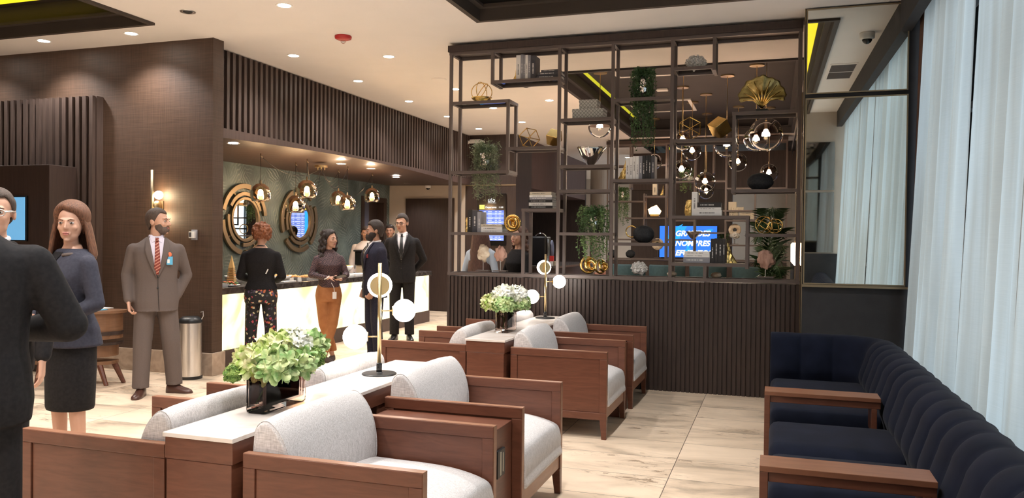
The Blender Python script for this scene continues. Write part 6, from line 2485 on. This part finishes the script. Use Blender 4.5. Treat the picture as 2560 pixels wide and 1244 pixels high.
def suit_front(t, T, jm, shirt_m, tie_m, z_v=1.12, xw=.055, lap=True, neck=1.475):
    """shirt V, tie, lapels, buttons laid on the jacket surface"""
    rows = []
    for i in range(12):
        z = lerp(z_v, neck, i / 11)
        u = (i / 11)
        w = .006 + xw * u ** .9
        rows.append((z, -w, w))
    T.patch(MB(), rows, .0075).build('shirt_front', shirt_m, t, smooth=True)
    c = MB()
    for q in (-1, 1):
        pts = [T.front(q * .008, neck - .028, .012), T.front(q * .040, neck - .045, .011), T.front(q * .058, neck - .004, .009), Vector((q * .050, -.03, neck + .028)), Vector((q * .016, -.058, neck + .006))]
        c.add(pts, [(0, 1, 2, 3, 4)])
    c.build('collar', shirt_m, t, solid=.004)
    n = MB().tube([(.055 * math.cos(a), .012 + .056 * math.sin(a), neck + .012 + .012 * math.sin(a)) for a in [2 * PI * j / 24 for j in range(24)]], .014, 8, closed=True)
    n.build('neckband', shirt_m, t, smooth=True)
    if tie_m:
        rows = []
        for i in range(12):
            z = lerp(z_v + .005, neck - .03, i / 11)
            u = i / 11
            rows.append((z, -lerp(.030, .016, u) if z > z_v + .06 else -.012, lerp(.030, .016, u) if z > z_v + .06 else .012))
        tm = T.patch(MB(), rows, .0145, n=4)
        p = T.front(0, neck - .03, .020)
        tm.add([p + Vector((-.017, 0, .028)), p + Vector((.017, 0, .028)), p + Vector((.011, 0, -.006)), p + Vector((-.011, 0, -.006)), p + Vector((0, -.006, .01))], [(0, 3, 4), (3, 2, 4), (2, 1, 4), (1, 0, 4)])
        tm.build('tie', tie_m, t, smooth=True, solid=.003)
    if lap:
        for q in (-1, 1):
            rows = []
            for i in range(14):
                u = i / 13
                z = lerp(z_v - .02, neck - .0, u)
                xi = .004 + (xw * max(0, u) ** .9)
                wdt = .004 + .062 * math.sin(min(1, u / .72) * PI / 2) if u < .74 else (.066 - .045 * (u - .74) / .26 if u > .80 else .052)
                a, b = xi, xi + wdt * .9
                rows.append((z, q * a, q * b))
            T.patch(MB(), rows, .011, n=4).build('lapel', jm, t, smooth=True, solid=.005)
    bt = MB()
    for z in (z_v - .02, z_v - .12):
        p = T.front(.004, z, .009)
        bt.ell(p, (.009, .005, .009), 10, 6)
    bt.build('buttons', 'black', t)
    MB().tube([T.front(.006 + .012 * (i / 6) ** 2, lerp(z_v - .02, .80, i / 6), .004) for i in range(7)], .0025, 5).build('front_edge', 'black', t)


# grey suit, tie, one hand hanging, other in the pocket
t, T, MH = person('man in a grey suit and striped red tie standing by the brown wall, looking right', (-5.55, 6.05, 0), R(46), 1.765,
                  arms={'R': ((-.245, .045, 1.13), (-.235, -.06, .885), (.1, -.25, -1)), 'L': ((.270, .06, 1.12), (.175, -.01, .91), (-.25, .0, -1))},
                  legs={'L': ((.13, .0, .50), (.165, .045, .085), (.75, -.55, 0)), 'R': ((-.115, -.02, .50), (-.13, -.035, .085), (-.35, -1, 0))},
                  head=(56, 0, 0), jacket='suit_grey', trousers='suit_grey', shoes='shoe_brown', hem=.79, girth=1.06, trouser_fit=1.12, hands=(.5, .75), brow='beard_grey', vox=.006)
suit_front(t, T, 'suit_grey', 'shirt_lilac', 'tie_stripe', z_v=1.13, xw=.062)
hair_cap(MH, .010, .074, -.075, -.02, 'hair_short', t, vol=1.3, face_w=50, sweep=-.01)
MB().ell((0, -.045, -.072), (.0565, .054, .044), 16, 10).ell((-.047, -.028, -.045), (.018, .04, .04), 10, 8).ell((.047, -.028, -.045), (.018, .04, .04), 10, 8).ell((0, -.092, -.046), (.026, .008, .006), 10, 6).xf(MH).build('beard', 'beard_grey', t, remesh=.006, sm=1)
p = T.front(.105, 1.27, .008)
bd = MB().box(-.026, .026, -.003, .003, -.045, .03).xf(Matrix.Translation(p)).build('badge', 'badge_blue', t)
MB().box(-.02, .0, -.005, -.003, -.03, .005).xf(Matrix.Translation(p)).build('badge_photo', 'white', bd)
MB().ell(p + Vector((0, 0, .05)), (.018, .006, .022), 10, 6).build('badge_clip', 'orange', bd)

# woman in rust trousers
t, T, MH = person('woman with long dark curls, striped top and rust trousers, holding a phone by the buffet', (-5.16, 8.47, 0), R(46), 1.60, True,
                  arms={'R': ((-.235, -.01, 1.15), (-.075, -.235, 1.12), (.9, -.35, .12)), 'L': ((.225, -.04, 1.15), (.09, -.25, 1.10), (-.75, -.6, .1))},
                  legs={'L': ((.045, -.03, .50), (-.055, -.055, .085), (.3, -1, 0)), 'R': ((-.055, .02, .50), (.065, .055, .085), (-.5, -1, 0))},
                  head=(30, 0, 0), jacket='striped_top', trousers='rust', shoes='suede', hem=.98, collar='high', trouser_fit=.98, bare_shin=True, hands=(.75, .55), hand_n={'R': (.1, .3, -1), 'L': (0, .2, 1)}, brow='hair_dark')
def fr_(rnd):
    a = rnd.uniform(-.35, PI + .35)
    z = rnd.uniform(-.30, .10)
    k = 1 + .35 * max(0, -z) / .3
    r = rnd.uniform(.78, 1.06)
    if z > .05:
        r *= .86
    return (.098 * k * math.cos(a) * r, .02 + .105 * math.sin(a) * r + .0, z)
curls(MH, t, 'hair_dark', fr_, 300, .016, .028, 3)
hair_cap(MH, .018, .078, -.09, -.06, 'hair_dark', t, name='hair_crown', bump=.07, vol=1.1, face_w=44, sweep=.02)
MB().box(-.036, .036, -.004, .004, -.075, .075).xf(Matrix.Translation((.03, -.385, 1.13)) @ Matrix.Rotation(R(60), 4, 'X') @ Matrix.Rotation(R(-55), 4, 'Y')).build('phone', 'black_gloss', t, bevel=.004) if False else None
o = MB().box(-.036, .036, -.004, .004, -.075, .075).build('smartphone', 'black_gloss', bevel=.003)
o.matrix_world = Matrix.Translation((-5.16, 8.47, 0)) @ Matrix.Rotation(R(46), 4, 'Z') @ Matrix.Translation((.045, -.335, 1.045)) @ Matrix.Rotation(R(62), 4, 'X') @ Matrix.Rotation(R(60), 4, 'Y')
tag(o, 'dark smartphone in the hands of the woman in rust trousers', 'phone')
MB().tube([T.front(.0, 1.05, .02), T.front(.03, .99, .03), T.front(.035, .93, .035)], .004, 6).build('lanyard', 'white', t)
MB().box(-.026, .026, -.003, .003, -.045, .045).xf(Matrix.Translation(T.front(.035, .885, .035))).build('badge', 'white', t)
MB().tube([(.03 * math.cos(a) - .085, -.225 + .03 * math.sin(a), 1.125 + .02 * math.cos(a)) for a in [2 * PI * j / 16 for j in range(16)]], .006, 6, closed=True).build('bracelet', 'white', t)

# bearded man in navy suit
t, T, MH = person('bearded man in a navy suit with burgundy pocket square, facing the woman in rust', (-4.67, 8.72, 0), R(-40), 1.72,
                  arms={'L': ((.225, .05, 1.12), (.20, -.10, .88), (-.2, -.5, -.8)), 'R': ((-.235, .02, 1.12), (-.2, -.06, .89), (.1, -.3, -1))},
                  head=(-16, 3, 0), skin='skin_warm', jacket='suit_navy', trousers='suit_navy', shoes='shoe_black', hem=.79, girth=1.05, trouser_fit=.97, hands=(.95, .6), brow='hair_dark')
suit_front(t, T, 'suit_navy', 'shirt', 'tie_black', z_v=1.13, xw=.055)
hair_cap(MH, .013, .072, -.075, -.02, 'hair_dark', t, vol=1.7, bump=.05, face_w=50)
MB().ell((0, -.050, -.076), (.060, .060, .050), 16, 10).ell((-.050, -.028, -.048), (.020, .045, .042), 10, 8).ell((.050, -.028, -.048), (.020, .045, .042), 10, 8).ell((0, -.095, -.044), (.028, .010, .008), 10, 6).xf(MH).build('beard', 'hair_dark', t, remesh=.006, sm=1)
p = T.front(.10, 1.30, .012)
MB().rings([[p + Vector((-.03, 0, -.015)), p + Vector((.03, 0, -.015)), p + Vector((.03, .006, -.015)), p + Vector((-.03, .006, -.015))], [p + Vector((-.02, -.004, .02)), p + Vector((.03, -.004, .035)), p + Vector((.03, .004, .035)), p + Vector((-.02, .004, .02))]]).build('pocket_square', 'burgundy', t)

# tall man with glasses, hands behind his back
t, T, MH = person('tall young man in a black suit with glasses and lanyard, hands behind back', (-5.22, 10.6, 0), R(20), 1.87,
                  arms={'L': ((.285, .10, 1.12), (.12, .17, .93), (-.9, .1, -.4)), 'R': ((-.285, .10, 1.12), (-.10, .18, .93), (.9, .1, -.4))},
                  head=(-16, 8, 0), jacket='suit_black', trousers='suit_black', shoes='shoe_black', hem=.80, girth=1.0, trouser_fit=1.0)
suit_front(t, T, 'suit_black', 'shirt', 'tie_black', z_v=1.12, xw=.075)
hair_cap(MH, .010, .074, -.06, -.01, 'hair_dark', t, vol=1.7, face_w=50, sweep=.012, bump=.03)
g = MB()
for q in (-1, 1):
    g.tube([(q * .031 + .021 * math.cos(a), -.100, .003 + .015 * math.sin(a)) for a in [2 * PI * j / 20 for j in range(20)]], .0022, 6, closed=True)
    g.tube([(q * .052, -.099, .006), (q * .078, -.06, .008), (q * .080, .015, .004)], .002, 6)
g.tube([(-.010, -.102, .006), (.010, -.102, .006)], .002, 6)
g.xf(MH).build('glasses', 'black', t, smooth=True)
l = MB()
for q in (-1, 1):
    l.tube([T.front(q * .068, 1.465, .012), T.front(q * .05, 1.33, .016), T.front(q * .004, 1.16, .016)], .006, 6)
l.build('lanyard', 'book_dark', t, smooth=True)

# red curls from behind
t, T, MH = person('woman with short red curls seen from behind, black top and flowered trousers, at the buffet', (-5.56, 7.68, 0), R(205), 1.655, True,
                  arms={'R': ((-.245, .0, 1.12), (-.14, -.22, 1.05), (.6, -.7, 0)), 'L': ((.245, .0, 1.12), (.14, -.22, 1.05), (-.6, -.7, 0))},
                  legs={'L': ((.115, .0, .50), (.125, .012, .085), (.2, -1, 0)), 'R': ((-.115, .0, .50), (-.125, .012, .085), (-.2, -1, 0))},
                  head=(0, 12, 0), jacket='knit_black', trousers='floral', shoes='shoe_black', hem=.955, girth=1.14, trouser_fit=1.0, details=True, sleeve=1.15)
def fc_(rnd):
    while True:
        d = Vector((rnd.gauss(0, 1), rnd.gauss(0, 1), rnd.gauss(0, 1))).normalized()
        if d.y < -.45 and d.z < .45:
            continue
        if d.z < -.75:
            continue
        break
    k = rnd.uniform(.85, 1.08)
    return (d.x * .098 * k, .022 + d.y * .108 * k, .022 + d.z * .112 * k)
curls(MH, t, 'hair_red', fc_, 420, .008, .018, 5, voxel=.006, sm=0)
MB().tube([(.055 * math.cos(a), .014 + .055 * math.sin(a), 1.475 + .012 * math.sin(a)) for a in [2 * PI * j / 24 for j in range(24)]], .008, 6, closed=True).build('neck_trim', 'black', t, smooth=True)
MB().box(-.006, .006, .0, .004, -.03, .03).xf(Matrix.Translation(T.front(-.09, 1.18, .01, 1)) @ Matrix.Rotation(R(-25), 4, 'Y')).build('tag_end', 'white', t)

# woman with long brown hair, navy jacket and black skirt
t, T, MH = person('woman with long auburn hair, navy jacket and black skirt at the left', (-4.15, 3.80, 0), R(-12), 1.70, True,
                  arms={'L': ((.235, .03, 1.12), (.15, -.16, 1.02), (-.8, -.5, 0)), 'R': ((-.235, .03, 1.12), (-.15, -.16, 1.02), (.8, -.5, 0))},
                  head=(40, 4, 0), jacket='jacket_blue', shoes='shoe_black', hem=.84, girth=1.10, skirt=(.44, 'suit_black'), sleeve=1.15, brow='hair_brown', vox=.006)
hair_cap(MH, .030, .078, -.06, -.07, 'hair_brown', t, name='hair_crown', vol=1.0, face_w=40, sweep=-.026)
long_hair(MH, t, 'hair_brown', -.255, .118, 2, yb=.085, flare=1.22)
rows = [(lerp(1.34, 1.44, i / 7), -.015 - .035 * i / 7, .015 + .035 * i / 7) for i in range(8)]
T.patch(MB(), rows, .006).build('blouse', 'knit_black', t, smooth=True)
MB().tube([T.front(.06, 1.42, .004), T.front(.095, 1.425, .004), Vector((.125, .012, 1.428)), T.front(.10, 1.41, .006, 1)], .011, 8).build('jacket_collar', 'suit_grey', t, smooth=True)

# big dark suit in the foreground seen from behind
t, T, MH = person('broad man in a black suit seen from behind at the left edge, nearest the camera', (-2.76, 2.07, 0), R(222), 1.79,
                  arms={'L': ((.30, .0, 1.14), (.14, -.26, 1.12), (-.8, -.5, .1)), 'R': ((-.33, .0, 1.14), (-.16, -.26, 1.10), (.8, -.5, .1))},
                  head=(10, 5, 0), jacket='suit_black', trousers='suit_black', shoes='shoe_black', hem=.80, girth=1.18, trouser_fit=1.15, sleeve=1.2)
hair_cap(MH, .012, .06, -.06, .0, 'hair_dark', t)

# man with glasses behind him
t, T, MH = person('man with brown hair and silver glasses, only half his face showing at the left edge', (-3.80, 3.02, 0), R(25), 1.735,
                  head=(18, 2, 0), jacket='suit_black', trousers='suit_black', shoes='shoe_black', girth=1.0)
suit_front(t, T, 'suit_black', 'shirt', 'tie_black', z_v=1.12)
hair_cap(MH, .012, .074, -.06, -.02, 'hair_short', t, vol=1.4, sweep=.012, bump=.03)
g = MB()
for q in (-1, 1):
    g.tube([(q * .031 + .023 * math.cos(a), -.100, .003 + .016 * math.sin(a)) for a in [2 * PI * j / 20 for j in range(20)]], .0024, 6, closed=True)
    g.tube([(q * .054, -.099, .008), (q * .078, -.06, .010), (q * .080, .015, .006)], .0045, 6)
g.tube([(-.010, -.102, .006), (.010, -.102, .006)], .002, 6)
g.xf(MH).build('glasses', 'steel', t, smooth=True)

# server in white and a colleague behind the tall man
t, T, MH = person('server in a white jacket behind the buffet, mostly hidden by the bearded man', (-6.99, 12.72, 0), R(25), 1.72,
                  head=(0, 5, 0), jacket='shirt', trousers='suit_black', shoes='shoe_black', girth=1.05, sleeve=1.1, vox=.009)
hair_cap(MH, .012, .06, -.06, .0, 'hair_dark', t)
t, T, MH = person('person whose face peeks out between the bearded man and the tall man with glasses', (-7.04, 13.75, 0), R(15), 1.77,
                  head=(0, 0, 0), jacket='suit_black', trousers='suit_black', shoes='shoe_black', vox=.009, skin='skin_warm')
hair_cap(MH, .012, .06, -.06, .0, 'hair_dark', t)

# women behind the divider
t, T, MH = person('smiling woman with dark wavy hair and black top, seen through the divider', (-3.02, 9.35, 0), R(-30), 1.66, True,
                  arms={'R': ((-.22, -.03, 1.14), (-.05, -.22, 1.05), (.9, -.3, 0)), 'L': ((.22, -.03, 1.14), (.06, -.22, 1.05), (-.9, -.3, 0))},
                  head=(2, 0, 0), jacket='knit_black', trousers='suit_black', shoes='shoe_black', hem=.9, brow='hair_dark', skin='skin')
hair_cap(MH, .018, .078, -.06, -.06, 'hair_long', t, name='hair_crown', vol=1.1, face_w=42, sweep=.02)
curls(MH, t, 'hair_long', fr_, 170, .014, .024, 12)
t, T, MH = person('woman with very long straight brown hair seen from behind through the divider', (-3.43, 9.15, 0), R(170), 1.70, True,
                  head=(0, 0, 0), jacket='denim', trousers='suit_black', shoes='shoe_black', hem=.9, vox=.009, girth=1.05)
hair_cap(MH, .020, .06, -.08, -.06, 'hair_long', t, name='hair_crown', vol=1.1)
long_hair(MH, t, 'hair_long', -.58, .13, 5, fronts=True, yb=.09, flare=1.35, wave=.02)
